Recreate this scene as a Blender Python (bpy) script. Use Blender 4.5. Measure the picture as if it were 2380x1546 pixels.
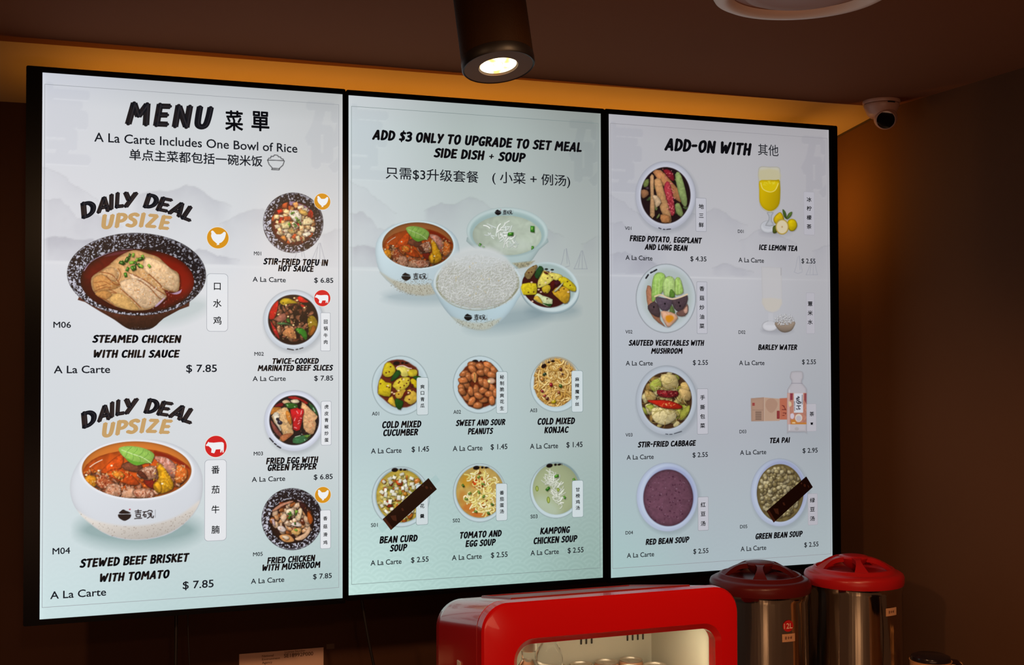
import bpy, bmesh, math, random
import numpy as np
from mathutils import Matrix, Vector

# ------------------------------------------------------------------ camera, world, exposure
scene = bpy.context.scene
for o in list(bpy.data.objects):
    bpy.data.objects.remove(o, do_unlink=True)
COL = scene.collection
CAM_C = np.array([0.01857282, -2.85685491, 1.62250041])
CAM_M = np.array([[0.9411473832012648, -0.004892817391440073, -0.33796103833339386],
                  [-0.33798641034188515, -0.0213319477467705, -0.9409092062625043],
                  [-0.0026056702820050036, 0.9997604754856552, -0.021730212587050348]])
F_PX, CX, CY = 2811.7072, 1126.0, 773.0
cd = bpy.data.cameras.new('camera')
cam = bpy.data.objects.new('camera', cd)
COL.objects.link(cam)
cam.matrix_world = Matrix.Translation(Vector(CAM_C)) @ Matrix(CAM_M.tolist()).to_4x4()
cd.sensor_width = 36.0
cd.lens = 36.0 * F_PX / 2380.0
cd.shift_x = (1190.0 - CX) / 2380.0
cd.clip_start = 0.02
scene.camera = cam
vs = scene.view_settings
vs.view_transform = 'Standard'
vs.look = 'None'
vs.exposure = 0.0
vs.gamma = 1.0
vs.use_curve_mapping = False
world = bpy.data.worlds.new('world')
scene.world = world
world.use_nodes = True
world.node_tree.nodes['Background'].inputs[0].default_value = (1.0, 0.72, 0.5, 1)
world.node_tree.nodes['Background'].inputs[1].default_value = 0.01


def spot(name, loc, target, power, color, size, radius=0.03, blend=0.5):
    l = bpy.data.lights.new(name, 'SPOT')
    l.energy = power
    l.color = color
    l.spot_size = math.radians(size)
    l.spot_blend = blend
    l.shadow_soft_size = radius
    o = bpy.data.objects.new(name, l)
    COL.objects.link(o)
    o.location = loc
    o.rotation_euler = (Vector(target) - Vector(loc)).to_track_quat('-Z', 'Y').to_euler()
    return o


def area(name, loc, direction, sx, sy, power, color, spread=180):
    l = bpy.data.lights.new(name, 'AREA')
    l.shape = 'RECTANGLE'
    l.size = sx
    l.size_y = sy
    l.energy = power
    l.color = color
    l.spread = math.radians(spread)
    o = bpy.data.objects.new(name, l)
    COL.objects.link(o)
    o.location = loc
    o.rotation_euler = Vector(direction).to_track_quat('-Z', 'Y').to_euler()
    return o


WARM = (1.0, 0.56, 0.28)
# the room's own ceiling lamps behind and beside the camera (out of the frame)
spot('lamp_light', (-0.9, -2.2, 2.28), (0.2, -0.5, 0.7), 56, WARM, 84, 0.05)
spot('lamp_light', (0.9, -2.3, 2.28), (1.15, -0.6, 0.9), 74, WARM, 78, 0.05)
spot('lamp_light', (1.75, -1.7, 2.28), (1.75, -0.55, 0.9), 12, WARM, 70, 0.05)
spot('lamp_light', (0.1, -3.6, 2.28), (0.9, -0.4, 1.0), 26, WARM, 60, 0.05)
area('room_bounce_light', (0.3, -3.6, 0.9), (0.1, 0.55, 1.0), 2.2, 0.6, 19, (1.0, 0.5, 0.3))  # added fill standing in for bounced light, not a lamp of the room
# LED strip fixed to the wall behind the screens, washing the sloping soffit
area('led_strip_light', (1.03, 0.165, 2.09), (0.0, -0.12, 1.0), 1.97, 0.012, 1.8, (1.0, 0.43, 0.05), 150)
# unseen light added at the strip's right end, to throw orange onto the side wall
area('led_strip_light', (2.03, 0.20, 2.07), (1.0, -0.15, 0.1), 0.012, 0.18, 0.62, (1.0, 0.43, 0.05), 150)

# ------------------------------------------------------------------ small helpers


def photo_to_plane(px, py, y=0.0):
    """where the wall-parallel plane at depth y carries the point that was measured at (px, py)"""
    d = CAM_M @ np.array([(px - CX) / F_PX, -(py - CY) / F_PX, -1.0])
    t = (y - CAM_C[1]) / d[1]
    p = CAM_C + d * t
    return float(p[0]), float(p[2])


def lin(c):
    c = np.asarray(c, float) / 255.0
    return np.where(c <= 0.04045, c / 12.92, ((c + 0.055) / 1.055) ** 2.4)


MATS = {}


def mat(name, color=(0.5, 0.5, 0.5), rough=0.5, metal=0.0, emis=None, estr=0.0, noise=None, bump=None, coat=0.0,
        trans=0.0, spec=0.5, ior=1.45):
    if name in MATS:
        return MATS[name]
    m = bpy.data.materials.new(name)
    m.use_nodes = True
    nt = m.node_tree
    b = nt.nodes['Principled BSDF']
    b.inputs['Base Color'].default_value = (*color, 1)
    b.inputs['Roughness'].default_value = rough
    b.inputs['Metallic'].default_value = metal
    b.inputs['Coat Weight'].default_value = coat
    b.inputs['Transmission Weight'].default_value = trans
    b.inputs['Specular IOR Level'].default_value = spec
    b.inputs['IOR'].default_value = ior
    if emis is not None:
        b.inputs['Emission Color'].default_value = (*emis, 1)
        b.inputs['Emission Strength'].default_value = estr
    if noise:
        sc, amt = noise
        tc = nt.nodes.new('ShaderNodeTexCoord')
        n = nt.nodes.new('ShaderNodeTexNoise')
        n.inputs['Scale'].default_value = sc
        n.inputs['Detail'].default_value = 5
        nt.links.new(tc.outputs['Object'], n.inputs['Vector'])
        r = nt.nodes.new('ShaderNodeMapRange')
        r.inputs['To Min'].default_value = 1 - amt
        r.inputs['To Max'].default_value = 1 + amt
        nt.links.new(n.outputs['Fac'], r.inputs['Value'])
        mx = nt.nodes.new('ShaderNodeMix')
        mx.data_type = 'RGBA'
        mx.blend_type = 'MULTIPLY'
        mx.inputs[0].default_value = 1
        mx.inputs[6].default_value = (*color, 1)
        nt.links.new(r.outputs[0], mx.inputs[7])
        nt.links.new(mx.outputs[2], b.inputs['Base Color'])
    if bump:
        sc, st = bump
        tc = nt.nodes.new('ShaderNodeTexCoord')
        n = nt.nodes.new('ShaderNodeTexNoise')
        n.inputs['Scale'].default_value = sc
        n.inputs['Detail'].default_value = 3
        nt.links.new(tc.outputs['Object'], n.inputs['Vector'])
        bp = nt.nodes.new('ShaderNodeBump')
        bp.inputs['Strength'].default_value = st
        bp.inputs['Distance'].default_value = 0.002
        nt.links.new(n.outputs['Fac'], bp.inputs['Height'])
        nt.links.new(bp.outputs[0], b.inputs['Normal'])
    MATS[name] = m
    return m


def tag(o, label=None, cat=None, group=None, kind=None):
    if label:
        o['label'] = label
    if cat:
        o['category'] = cat
    if group:
        o['group'] = group
    if kind:
        o['kind'] = kind
    return o


def thing(name, loc, label, cat, group=None, rotz=0.0):
    o = bpy.data.objects.new(name, None)
    COL.objects.link(o)
    o.location = loc
    o.rotation_euler = (0, 0, rotz)
    o.empty_display_size = 0.05
    return tag(o, label, cat, group)


def link_mesh(name, me, m, parent=None, smooth=False):
    o = bpy.data.objects.new(name, me)
    COL.objects.link(o)
    if m is not None:
        me.materials.append(m)
    if smooth:
        for p in me.polygons:
            p.use_smooth = True
    if parent is not None:
        o.parent = parent
    return o


def ob(name, bm, m, parent=None, smooth=False, sharp=40):
    me = bpy.data.meshes.new(name)
    bmesh.ops.recalc_face_normals(bm, faces=bm.faces)
    if smooth:
        lim = math.radians(sharp)
        for e in bm.edges:
            if len(e.link_faces) == 2 and e.calc_face_angle(0) > lim:
                e.smooth = False
    bm.to_mesh(me)
    bm.free()
    return link_mesh(name, me, m, parent, smooth)


def box(bm, lo, hi, bev=0.0, seg=2):
    lo, hi = Vector(lo), Vector(hi)
    r = bmesh.ops.create_cube(bm, size=1.0)
    vs_ = r['verts']
    for v in vs_:
        v.co = Vector(((lo[i] + hi[i]) / 2 + v.co[i] * (hi[i] - lo[i])) for i in range(3))
    if bev > 0:
        es = list({e for v in vs_ for e in v.link_edges})
        bmesh.ops.bevel(bm, geom=es, offset=bev, segments=seg, affect='EDGES', profile=0.5)


def lathe(bm, prof, seg=48, mtx=None, cap=True):
    """revolve (r, z) profile about z"""
    rings = []
    for r, z in prof:
        if r < 1e-6:
            v = bm.verts.new((0, 0, z))
            rings.append([v])
        else:
            rings.append([bm.verts.new((r * math.cos(2 * math.pi * k / seg), r * math.sin(2 * math.pi * k / seg), z))
                          for k in range(seg)])
    new = [v for rg in rings for v in rg]
    for a, b in zip(rings[:-1], rings[1:]):
        for k in range(seg):
            k2 = (k + 1) % seg
            if len(a) == 1 and len(b) == 1:
                continue
            if len(a) == 1:
                bm.faces.new((a[0], b[k], b[k2]))
            elif len(b) == 1:
                bm.faces.new((a[k], a[k2], b[0]))
            else:
                bm.faces.new((a[k], a[k2], b[k2], b[k]))
    if mtx is not None:
        bmesh.ops.transform(bm, matrix=mtx, verts=new)
    return new


def tube(bm, pts, r, seg=10):
    pts = [Vector(p) for p in pts]
    rings = []
    for i, p in enumerate(pts):
        d = (pts[min(i + 1, len(pts) - 1)] - pts[max(i - 1, 0)]).normalized()
        u = d.cross(Vector((0, 1, 0.01))).normalized()
        w = d.cross(u).normalized()
        rings.append([bm.verts.new(p + (u * math.cos(2 * math.pi * k / seg) + w * math.sin(2 * math.pi * k / seg)) * r)
                      for k in range(seg)])
    for a, b in zip(rings[:-1], rings[1:]):
        for k in range(seg):
            bm.faces.new((a[k], a[(k + 1) % seg], b[(k + 1) % seg], b[k]))
    bm.faces.new(rings[0])
    bm.faces.new(rings[-1])


def rrect(x0, z0, x1, z1, r, n=8):
    """rounded rectangle outline, counter-clockwise, as (x, z)"""
    out = []
    for cx_, cz_, a0 in ((x1 - r, z0 + r, -90), (x1 - r, z1 - r, 0), (x0 + r, z1 - r, 90), (x0 + r, z0 + r, 180)):
        for k in range(n + 1):
            a = math.radians(a0 + 90 * k / n)
            out.append((cx_ + r * math.cos(a), cz_ + r * math.sin(a)))
    return out


# ------------------------------------------------------------------ room shell
Z_SOF0, Z_CEIL, W_R, Y_BACK = 2.271, 2.335, 2.268, 0.40
Y_EDGE_L, Y_EDGE_R = 0.036, -0.020          # where the sloping soffit meets the flat ceiling
wall_dark = mat('dark_brown_wall', (0.054, 0.022, 0.011), 0.6, spec=0.12, noise=(3.0, 0.18), bump=(180, 0.15))
wall_side = mat('brown_side_wall', (0.104, 0.048, 0.024), 0.75, spec=0.08, noise=(2.5, 0.12), bump=(220, 0.2))
ceil_m = mat('ceiling_paint', (0.215, 0.080, 0.037), 0.85, spec=0.05, noise=(1.5, 0.07), bump=(260, 0.1))
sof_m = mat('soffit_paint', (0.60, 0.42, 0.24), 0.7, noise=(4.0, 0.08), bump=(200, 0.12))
XL, YF = -3.2, -6.0


def slab(name, lo, hi, m):
    bm = bmesh.new()
    box(bm, lo, hi)
    return tag(ob(name, bm, m), kind='structure')


slab('floor', (XL - .1, YF - .1, -0.1), (W_R + .1, Y_BACK + .1, 0.0), mat('floor_tile', (0.10, 0.075, 0.06), 0.35, noise=(6, .2)))
slab('wall_back', (XL - .1, Y_BACK, 0.0), (W_R + .1, Y_BACK + .1, Z_SOF0 + .2), wall_dark)
slab('wall_right', (W_R, YF, 0.0), (W_R + .1, Y_BACK, Z_CEIL + .1), wall_side)
slab('wall_left', (XL - .1, YF, 0.0), (XL, Y_BACK, Z_CEIL + .1), wall_side)
slab('wall_front', (XL - .1, YF - .1, 0.0), (W_R + .1, YF, Z_CEIL + .1), wall_side)


def edge_y(x):
    return Y_EDGE_L + (Y_EDGE_R - Y_EDGE_L) * (x + 0.09) / (W_R + 0.09)


bm = bmesh.new()
pts = [(XL - .1, YF - .1), (W_R + .1, YF - .1), (W_R + .1, edge_y(W_R + .1)), (XL - .1, edge_y(XL - .1))]
lo_ = [bm.verts.new((x, y, Z_CEIL)) for x, y in pts]
hi_ = [bm.verts.new((x, y, Z_CEIL + .1)) for x, y in pts]
bm.faces.new(lo_)
bm.faces.new(hi_)
for k in range(4):
    bm.faces.new((lo_[k], lo_[(k + 1) % 4], hi_[(k + 1) % 4], hi_[k]))
tag(ob('ceiling', bm, ceil_m), kind='structure')
bm = bmesh.new()
pts = [(XL - .1, edge_y(XL - .1), Z_CEIL), (W_R + .1, edge_y(W_R + .1), Z_CEIL), (W_R + .1, Y_BACK + .02, Z_SOF0 - .0035),
       (XL - .1, Y_BACK + .02, Z_SOF0 - .0035)]
lo_ = [bm.verts.new(p) for p in pts]
hi_ = [bm.verts.new((p[0], p[1], Z_CEIL + .1)) for p in pts]
bm.faces.new(lo_)
bm.faces.new(hi_)
for k in range(4):
    bm.faces.new((lo_[k], lo_[(k + 1) % 4], hi_[(k + 1) % 4], hi_[k]))
tag(ob('ceiling_soffit', bm, sof_m), kind='structure')
# the fine dark joint where the side wall's top ends under the soffit
bm = bmesh.new()
for a, b_ in (((W_R - .0016, Y_BACK, Z_SOF0 - .006), (W_R - .0016, edge_y(W_R), Z_CEIL - .006)),):
    a, b_ = Vector(a), Vector(b_)
    vv = [bm.verts.new(a), bm.verts.new(b_), bm.verts.new(b_ + Vector((0, 0, .006))), bm.verts.new(a + Vector((0, 0, .006)))]
    v2 = [bm.verts.new(v.co + Vector((.0015, 0, 0))) for v in vv]
    bm.faces.new(vv)
    bm.faces.new(v2)
    for k in range(4):
        bm.faces.new((vv[k], vv[(k + 1) % 4], v2[(k + 1) % 4], v2[k]))
tag(ob('trim_1', bm, mat('joint_shadow_gap', (0.05, 0.03, 0.02), 0.8)), kind='structure')
# ------------------------------------------------------------------ menu screens (housing; the picture on them follows below)
PANELS = [  # lit area x0, x1, z0, z1 ; bezel left, right
    (0.0, 0.6813, 1.0500, 2.2630, 0.034, 0.0070),
    (0.6959, 1.3684, 1.0554, 2.2618, 0.0070, 0.0108),
    (1.3907, 2.0731, 1.0530, 2.2622, 0.0108, 0.0270)]
bezel_m = mat('gloss_black_bezel', (0.0015, 0.0015, 0.002), 0.25, spec=0.09)
back_m = mat('black_back_shell', (0.006, 0.006, 0.006), 0.6)
SCREENS = []
LBL = ['left menu screen, headed MENU, with two large daily deal bowls',
       'middle menu screen offering the set meal upgrade over six small side dishes',
       'right menu screen headed ADD-ON WITH, listing vegetables, drinks and sweet soups']
BT = 0.0128
for k, (x0, x1, z0, z1, bl, br) in enumerate(PANELS):
    t = thing('menu_screen', ((x0 + x1) / 2, 0.0, z0), LBL[k], 'screen', 'lit menu screens hung side by side on the wall')
    SCREENS.append(t)
    ox, oz = (x0 + x1) / 2, z0
    bm = bmesh.new()
    out = rrect(x0 - bl - ox, -BT, x1 + br - ox, z1 - z0 + BT, 0.004 if k != 1 else 0.006, 4)
    inn = rrect(x0 - ox, 0.0, x1 - ox, z1 - z0, 0.0006, 4)
    n = len(out)
    yf, ym, yb = -0.0025, 0.0012, 0.030
    vo = [bm.verts.new((x, yf, z)) for x, z in out]
    vi = [bm.verts.new((x, yf, z)) for x, z in inn]
    vd = [bm.verts.new((x, ym, z)) for x, z in inn]
    vb = [bm.verts.new((x, yb, z)) for x, z in out]
    for j in range(n):
        j2 = (j + 1) % n
        bm.faces.new((vo[j], vo[j2], vi[j2], vi[j]))
        bm.faces.new((vi[j], vi[j2], vd[j2], vd[j]))
        bm.faces.new((vo[j], vb[j], vb[j2], vo[j2]))
    bm.faces.new(vb)
    ob('bezel', bm, bezel_m, t)
    bm = bmesh.new()
    box(bm, (x0 + .05 - ox, .031, .08), (x1 - .05 - ox, .065, z1 - z0 - .10), .012)
    ob('back_shell', bm, back_m, t)
    for xb in (-.12, .12):
        bm = bmesh.new()
        box(bm, (xb - .02, .065, .38), (xb + .02, .398, .72))
        ob('wall_bracket', bm, back_m, t)

# ------------------------------------------------------------------ hanging cylinder downlight
YL = -1.2
lx, lz = photo_to_plane(1158, 152, YL)
top = Vector((lx - 0.012, YL + 0.068, Z_CEIL))
bot = Vector((lx, YL, lz))
ax = (top - bot).normalized()
L = (top - bot).length + 0.004
t = thing('downlight', top, 'dark bronze cylinder spotlight hanging from the ceiling, lamp glowing', 'lamp')
t.rotation_euler = ax.to_track_quat('Z', 'Y').to_euler()
R0 = 0.0536
bm = bmesh.new()
lathe(bm, [(0, 0.0), (R0, 0.0), (R0, -L + 0.0165), (R0 - .001, -L + 0.0160), (R0 - .002, -L + .016), (0, -L + .016)], 64)
ob('housing', bm, mat('bronze_tube', (0.020, 0.0075, 0.0015), 0.6, spec=0.15, noise=(40, .15), bump=(300, .3)), t, True)
bm = bmesh.new()
lathe(bm, [(R0 - .004, -L + .0165), (R0, -L + .0162), (R0 + .0006, -L + .012), (R0 + .0006, -L + .002), (R0 - .001, -L), (R0 - .003, -L + .0008),
           (R0 - .004, -L + .004)], 64)
ob('trim_ring', bm, mat('black_ring', (0.006, 0.004, 0.004), 0.45), t, True)
bm = bmesh.new()
lathe(bm, [(R0 - .003, -L + .0008), (0.0292, -L + .0016), (0.0280, -L + .006), (0.0, -L + .006)], 64)
ob('face_plate', bm, mat('face_plate_grey', (0.19, 0.15, 0.125), 0.6), t, True)
# LED lens: a shallow lobed reflector with chips behind it
lens_m = bpy.data.materials.new('led_lens')
lens_m.use_nodes = True
nt = lens_m.node_tree
b = nt.nodes['Principled BSDF']
b.inputs['Base Color'].default_value = (0.9, 0.8, 0.6, 1)
tc = nt.nodes.new('ShaderNodeTexCoord')
nz = nt.nodes.new('ShaderNodeTexNoise')
nz.inputs['Scale'].default_value = 55
nz.inputs['Detail'].default_value = 1
rp = nt.nodes.new('ShaderNodeValToRGB')
rp.color_ramp.elements[0].position = 0.34
rp.color_ramp.elements[0].color = (1.0, 0.45, 0.10, 1)
rp.color_ramp.elements[1].position = 0.50
rp.color_ramp.elements[1].color = (1.0, 0.86, 0.56, 1)
nt.links.new(tc.outputs['Object'], nz.inputs['Vector'])
nt.links.new(nz.outputs['Fac'], rp.inputs['Fac'])
nt.links.new(rp.outputs['Color'], b.inputs['Emission Color'])
b.inputs['Emission Strength'].default_value = 2.6
bm = bmesh.new()
prof = []
for a in range(9):
    r = 0.0274 * (1 - a / 8)
    prof.append((r, -L + .0045 + 0.0016 * math.sin(a * 1.3)))
lathe(bm, prof, 48)
ob('lens', bm, lens_m, t, True)
spot('downlight_light', bot - ax * 0.012, bot - ax * 1.0, 7, (1.0, 0.66, 0.36), 70, 0.02, 0.8)

# ------------------------------------------------------------------ round fitting on the ceiling
rc_ = Vector((1.384, -0.880, Z_CEIL))
t = thing('ceiling_diffuser', rc_, 'round white ceiling air diffuser with a raised rim, cut off by the photo top', 'vent')
white_m = mat('off_white_plastic', (0.88, 0.72, 0.62), 0.45)
bm = bmesh.new()
lathe(bm, [(.172, 0), (.172, -.004), (.168, -.011), (.158, -.016), (.146, -.015), (.137, -.008), (.135, -.002)], 96)
ob('rim', bm, white_m, t, True)
bm = bmesh.new()
lathe(bm, [(.136, -.0015), (.118, -.001), (.110, -.009), (.100, -.013), (.086, -.010), (.05, -.010), (0, -.010)], 96)
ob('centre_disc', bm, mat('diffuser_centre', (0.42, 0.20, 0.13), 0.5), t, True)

# ------------------------------------------------------------------ security camera
cx_, cy_ = 2.186, -0.085
t = thing('security_camera', (cx_, cy_, Z_CEIL), 'small white turret security camera on the ceiling by the corner', 'camera')
cam_m = mat('camera_white', (0.50, 0.30, 0.23), 0.4)
bm = bmesh.new()
lathe(bm, [(0, 0), (.050, 0), (.0505, -.006), (.049, -.0085), (.046, -.009), (0, -.009)], 48)
ob('base_plate', bm, cam_m, t, True)
bm = bmesh.new()
lathe(bm, [(.044, -.009), (.0475, -.011), (.0480, -.015), (.0455, -.021), (.038, -.038), (.030, -.046), (.024, -.047), (.0, -.044)], 48)
ob('housing', bm, cam_m, t, True)
bc = Vector((0.000, -0.017, -0.051))
look = (Vector(CAM_C) + Vector((0.10, 0, -0.85)) - (Vector((cx_, cy_, Z_CEIL)) + bc)).normalized()
q = look.to_track_quat('Z', 'Y').to_matrix().to_4x4()
mt_ = Matrix.Translation(bc) @ q
bm = bmesh.new()
pr_ = [(0, -.0315)] + [(.0315 * math.cos(a), .0315 * math.sin(a)) for a in [math.radians(v) for v in range(-75, 40, 9)]]
lathe(bm, pr_ + [(.0265, .0195), (.0262, .0235), (.0242, .0245), (.0236, .0215)], 40, mt_)
ob('eyeball', bm, cam_m, t, True)
bm = bmesh.new()
lathe(bm, [(.0237, .0222), (.017, .0232), (0, .0238)], 40, mt_)
ob('lens_window', bm, mat('camera_glass', (0.006, 0.004, 0.004), 0.08), t, True)
bm = bmesh.new()
bmesh.ops.create_cube(bm, size=1.0, matrix=Matrix.Translation((-.004, -.0475, -.0120)) @ Matrix.Diagonal((.022, .003, .0032, 1)))
ob('slot', bm, mat('slot_black', (0.01, 0.006, 0.005), 0.6), t)

# ------------------------------------------------------------------ back counter
t = thing('back_counter', (1.2, -0.4, 0), 'long dark service counter under the menu screens', 'counter')
bm = bmesh.new()
box(bm, (-1.9, -.78, .71), (1.06, .78, .75), .004)
ob('worktop', bm, mat('counter_top', (0.13, 0.10, 0.085), 0.3, noise=(9, .2)), t)
bm = bmesh.new()
box(bm, (-1.86, -.72, 0.0), (1.05, .77, .71))
ob('cabinet', bm, mat('counter_front', (0.05, 0.03, 0.022), 0.5), t)

# ------------------------------------------------------------------ red countertop display cooler
FX0, FX1, FZ0, FZ1, FYF, FYD, FYB = 0.752, 1.281, 0.765, 1.1795, -0.80, -0.765, -0.465
RX, RZ = (FX0 + FX1) / 2, FZ0
t = thing('display_cooler', (RX, (FYF + FYB) / 2, 0.75), 'glossy red rounded countertop drinks cooler with a glass door', 'fridge')
fy0 = (FYF + FYB) / 2
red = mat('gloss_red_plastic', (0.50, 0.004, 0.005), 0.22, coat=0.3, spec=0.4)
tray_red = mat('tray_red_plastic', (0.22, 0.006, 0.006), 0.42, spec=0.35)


def loft(bm, loops, closed_front=False, closed_back=False):
    rows = [[bm.verts.new(p) for p in lp] for lp in loops]
    for a, b_ in zip(rows[:-1], rows[1:]):
        n_ = len(a)
        for j in range(n_):
            bm.faces.new((a[j], a[(j + 1) % n_], b_[(j + 1) % n_], b_[j]))
    if closed_front:
        bm.faces.new(rows[0])
    if closed_back:
        bm.faces.new(rows[-1])
    return rows


def ring(x0, z0, x1, z1, r, y, n=10):
    return [(x - RX, y - fy0, z - 0.75) for x, z in rrect(x0, z0, x1, z1, r, n)]


def top_z(y):
    return FZ1 - .002 - (y - FYD) / (-.50 - FYD) * .045


# body shell: outer skin, inner liner
bm = bmesh.new()
g = .002
loft(bm, [ring(FX0 + .012, FZ0 + .012, FX1 - .012, FZ1 - .012, .040, FYD + .0005), ring(FX0 + g, FZ0 + g, FX1 - g, FZ1 - g, .050, FYD + .004),
          ring(FX0 + g, FZ0 + g, FX1 - g, top_z(-.54), .052, -.54), ring(FX0 + .006, FZ0 + g, FX1 - .006, top_z(-.505), .054, -.505),
          ring(FX0 + .020, FZ0 + .01, FX1 - .020, top_z(-.48) - .010, .054, -.478), ring(FX0 + .05, FZ0 + .03, FX1 - .05, top_z(-.48) - .035, .05, FYB)],
     closed_back=True)
ob('body_shell', bm, red, t, True, 50)
bm = bmesh.new()
liner = mat('cream_liner', (0.52, 0.47, 0.36), 0.5)
IX0, IX1, IZ0, IZ1, IYB = 0.79, 1.252, 0.79, 1.112, -0.49
loft(bm, [ring(FX0 + .014, FZ0 + .014, FX1 - .014, FZ1 - .014, .040, FYD + .001), ring(IX0, IZ0, IX1, IZ1, .006, FYD + .001, 10),
          ring(IX0, IZ0, IX1, IZ1, .006, IYB, 10)], closed_back=True)
ob('inner_liner', bm, liner, t)
# recessed tray moulded in the top
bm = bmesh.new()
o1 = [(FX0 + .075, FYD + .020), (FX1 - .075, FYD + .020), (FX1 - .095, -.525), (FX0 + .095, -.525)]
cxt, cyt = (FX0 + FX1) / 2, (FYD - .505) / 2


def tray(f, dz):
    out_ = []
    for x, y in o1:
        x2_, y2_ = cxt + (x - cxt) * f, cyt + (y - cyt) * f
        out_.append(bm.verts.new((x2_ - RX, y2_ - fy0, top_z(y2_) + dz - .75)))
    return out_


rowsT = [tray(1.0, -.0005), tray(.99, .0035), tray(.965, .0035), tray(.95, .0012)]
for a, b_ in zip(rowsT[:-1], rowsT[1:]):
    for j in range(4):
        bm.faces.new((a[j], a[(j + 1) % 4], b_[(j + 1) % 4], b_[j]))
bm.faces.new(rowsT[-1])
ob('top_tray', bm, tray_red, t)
# door frame with bevelled window opening
WX0, WX1, WZ0, WZ1 = 0.822, 1.2345, 0.815, 1.1005
bm = bmesh.new()
loft(bm, [ring(FX0 + .003, FZ0 + .003, FX1 - .003, FZ1 - .003, .048, FYD, 10), ring(FX0, FZ0, FX1, FZ1, .050, FYD - .006, 10),
          ring(FX0, FZ0, FX1, FZ1, .050, FYF + .006, 10), ring(FX0 + .0035, FZ0 + .0035, FX1 - .0035, FZ1 - .0035, .047, FYF + .0008, 10),
          ring(FX0 + .007, FZ0 + .007, FX1 - .007, FZ1 - .007, .044, FYF, 10),
          ring(WX0 - .009, WZ0 - .010, WX1 + .009, WZ1 + .012, .040, FYF, 10),
          ring(WX0 - .008, WZ0 - .009, WX1 + .008, WZ1 + .011, .039, FYF + .001, 10),
          ring(WX0, WZ0, WX1, WZ1, .030, FYF + .010, 10), ring(WX0, WZ0, WX1, WZ1, .030, FYD, 10)])
door = ob('door', bm, red, t, True, 13)
bm = bmesh.new()
box(bm, (WX0 - .004 - RX, FYF + .014 - fy0, WZ0 - .004 - .75), (WX1 + .004 - RX, FYF + .017 - fy0, WZ1 + .004 - .75))
ob('glass_pane', bm, mat('clear_glass', (1, 1, 1), 0.0, trans=1.0, ior=1.3), door)
bm = bmesh.new()
box(bm, (IX1 - .012 - RX, FYD + .004 - fy0, IZ0 + .01 - .75), (IX1 - .008 - RX, FYD + .010 - fy0, IZ1 - .01 - .75))
ob('door_seal', bm, mat('seal_dark', (0.05, 0.03, 0.02), 0.6), t)
slot_m = mat('slot_dark', (0.03, 0.022, 0.015), 0.7)
for px, py in ((1350, 1490), (1362, 1489), (1374.5, 1488), (1457.5, 1481.5), (1469.5, 1480.5), (1481.5, 1479.5), (1493.5, 1478.5)):
    x, z = photo_to_plane(px, py, IYB)
    bm = bmesh.new()
    box(bm, (x - .0020 - RX, IYB - .0022 - fy0, z - .0072 - .75), (x + .0020 - RX, IYB - .0002 - fy0, z + .0072 - .75), .0009, 1)
    ob('vent_slot', bm, slot_m, t)
bm = bmesh.new()
SHZ = 0.879
box(bm, (IX0 + .003 - RX, -.75 - fy0, SHZ - .004 - .75), (IX1 - .003 - RX, IYB - .004 - fy0, SHZ - .75))
ob('shelf', bm, mat('shelf_wire', (0.5, 0.48, 0.44), 0.4), t)
for xx in (FX0 + .05, FX1 - .05):
    for yy in (-.74, -.52):
        bm = bmesh.new()
        lathe(bm, [(0, 0), (.014, 0), (.013, .0165), (0, .0165)], 16, Matrix.Translation((xx - RX, yy - fy0, 0)))
        ob('foot', bm, slot_m, t, True)
x, z = photo_to_plane(1052, 1541, -0.66)
bm = bmesh.new()
box(bm, (FX0 - .0004 - RX, -.675 - fy0, z - .03 - .75), (FX0 + .0025 - RX, -.655 - fy0, z + .004 - .75), .001, 1)
ob('side_sticker', bm, mat('sticker_cream', (0.75, 0.55, 0.42), 0.5), t)
area('cooler_light', ((IX0 + IX1) / 2, -.70, IZ1 - .006), (0, .12, -1), .36, .02, .55, (1.0, 0.90, 0.66))
area('cooler_light', (IX1 - .03, -.745, 1.0), (-.2, 1.0, 0), .01, .16, .08, (1.0, 0.90, 0.66))

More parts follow.
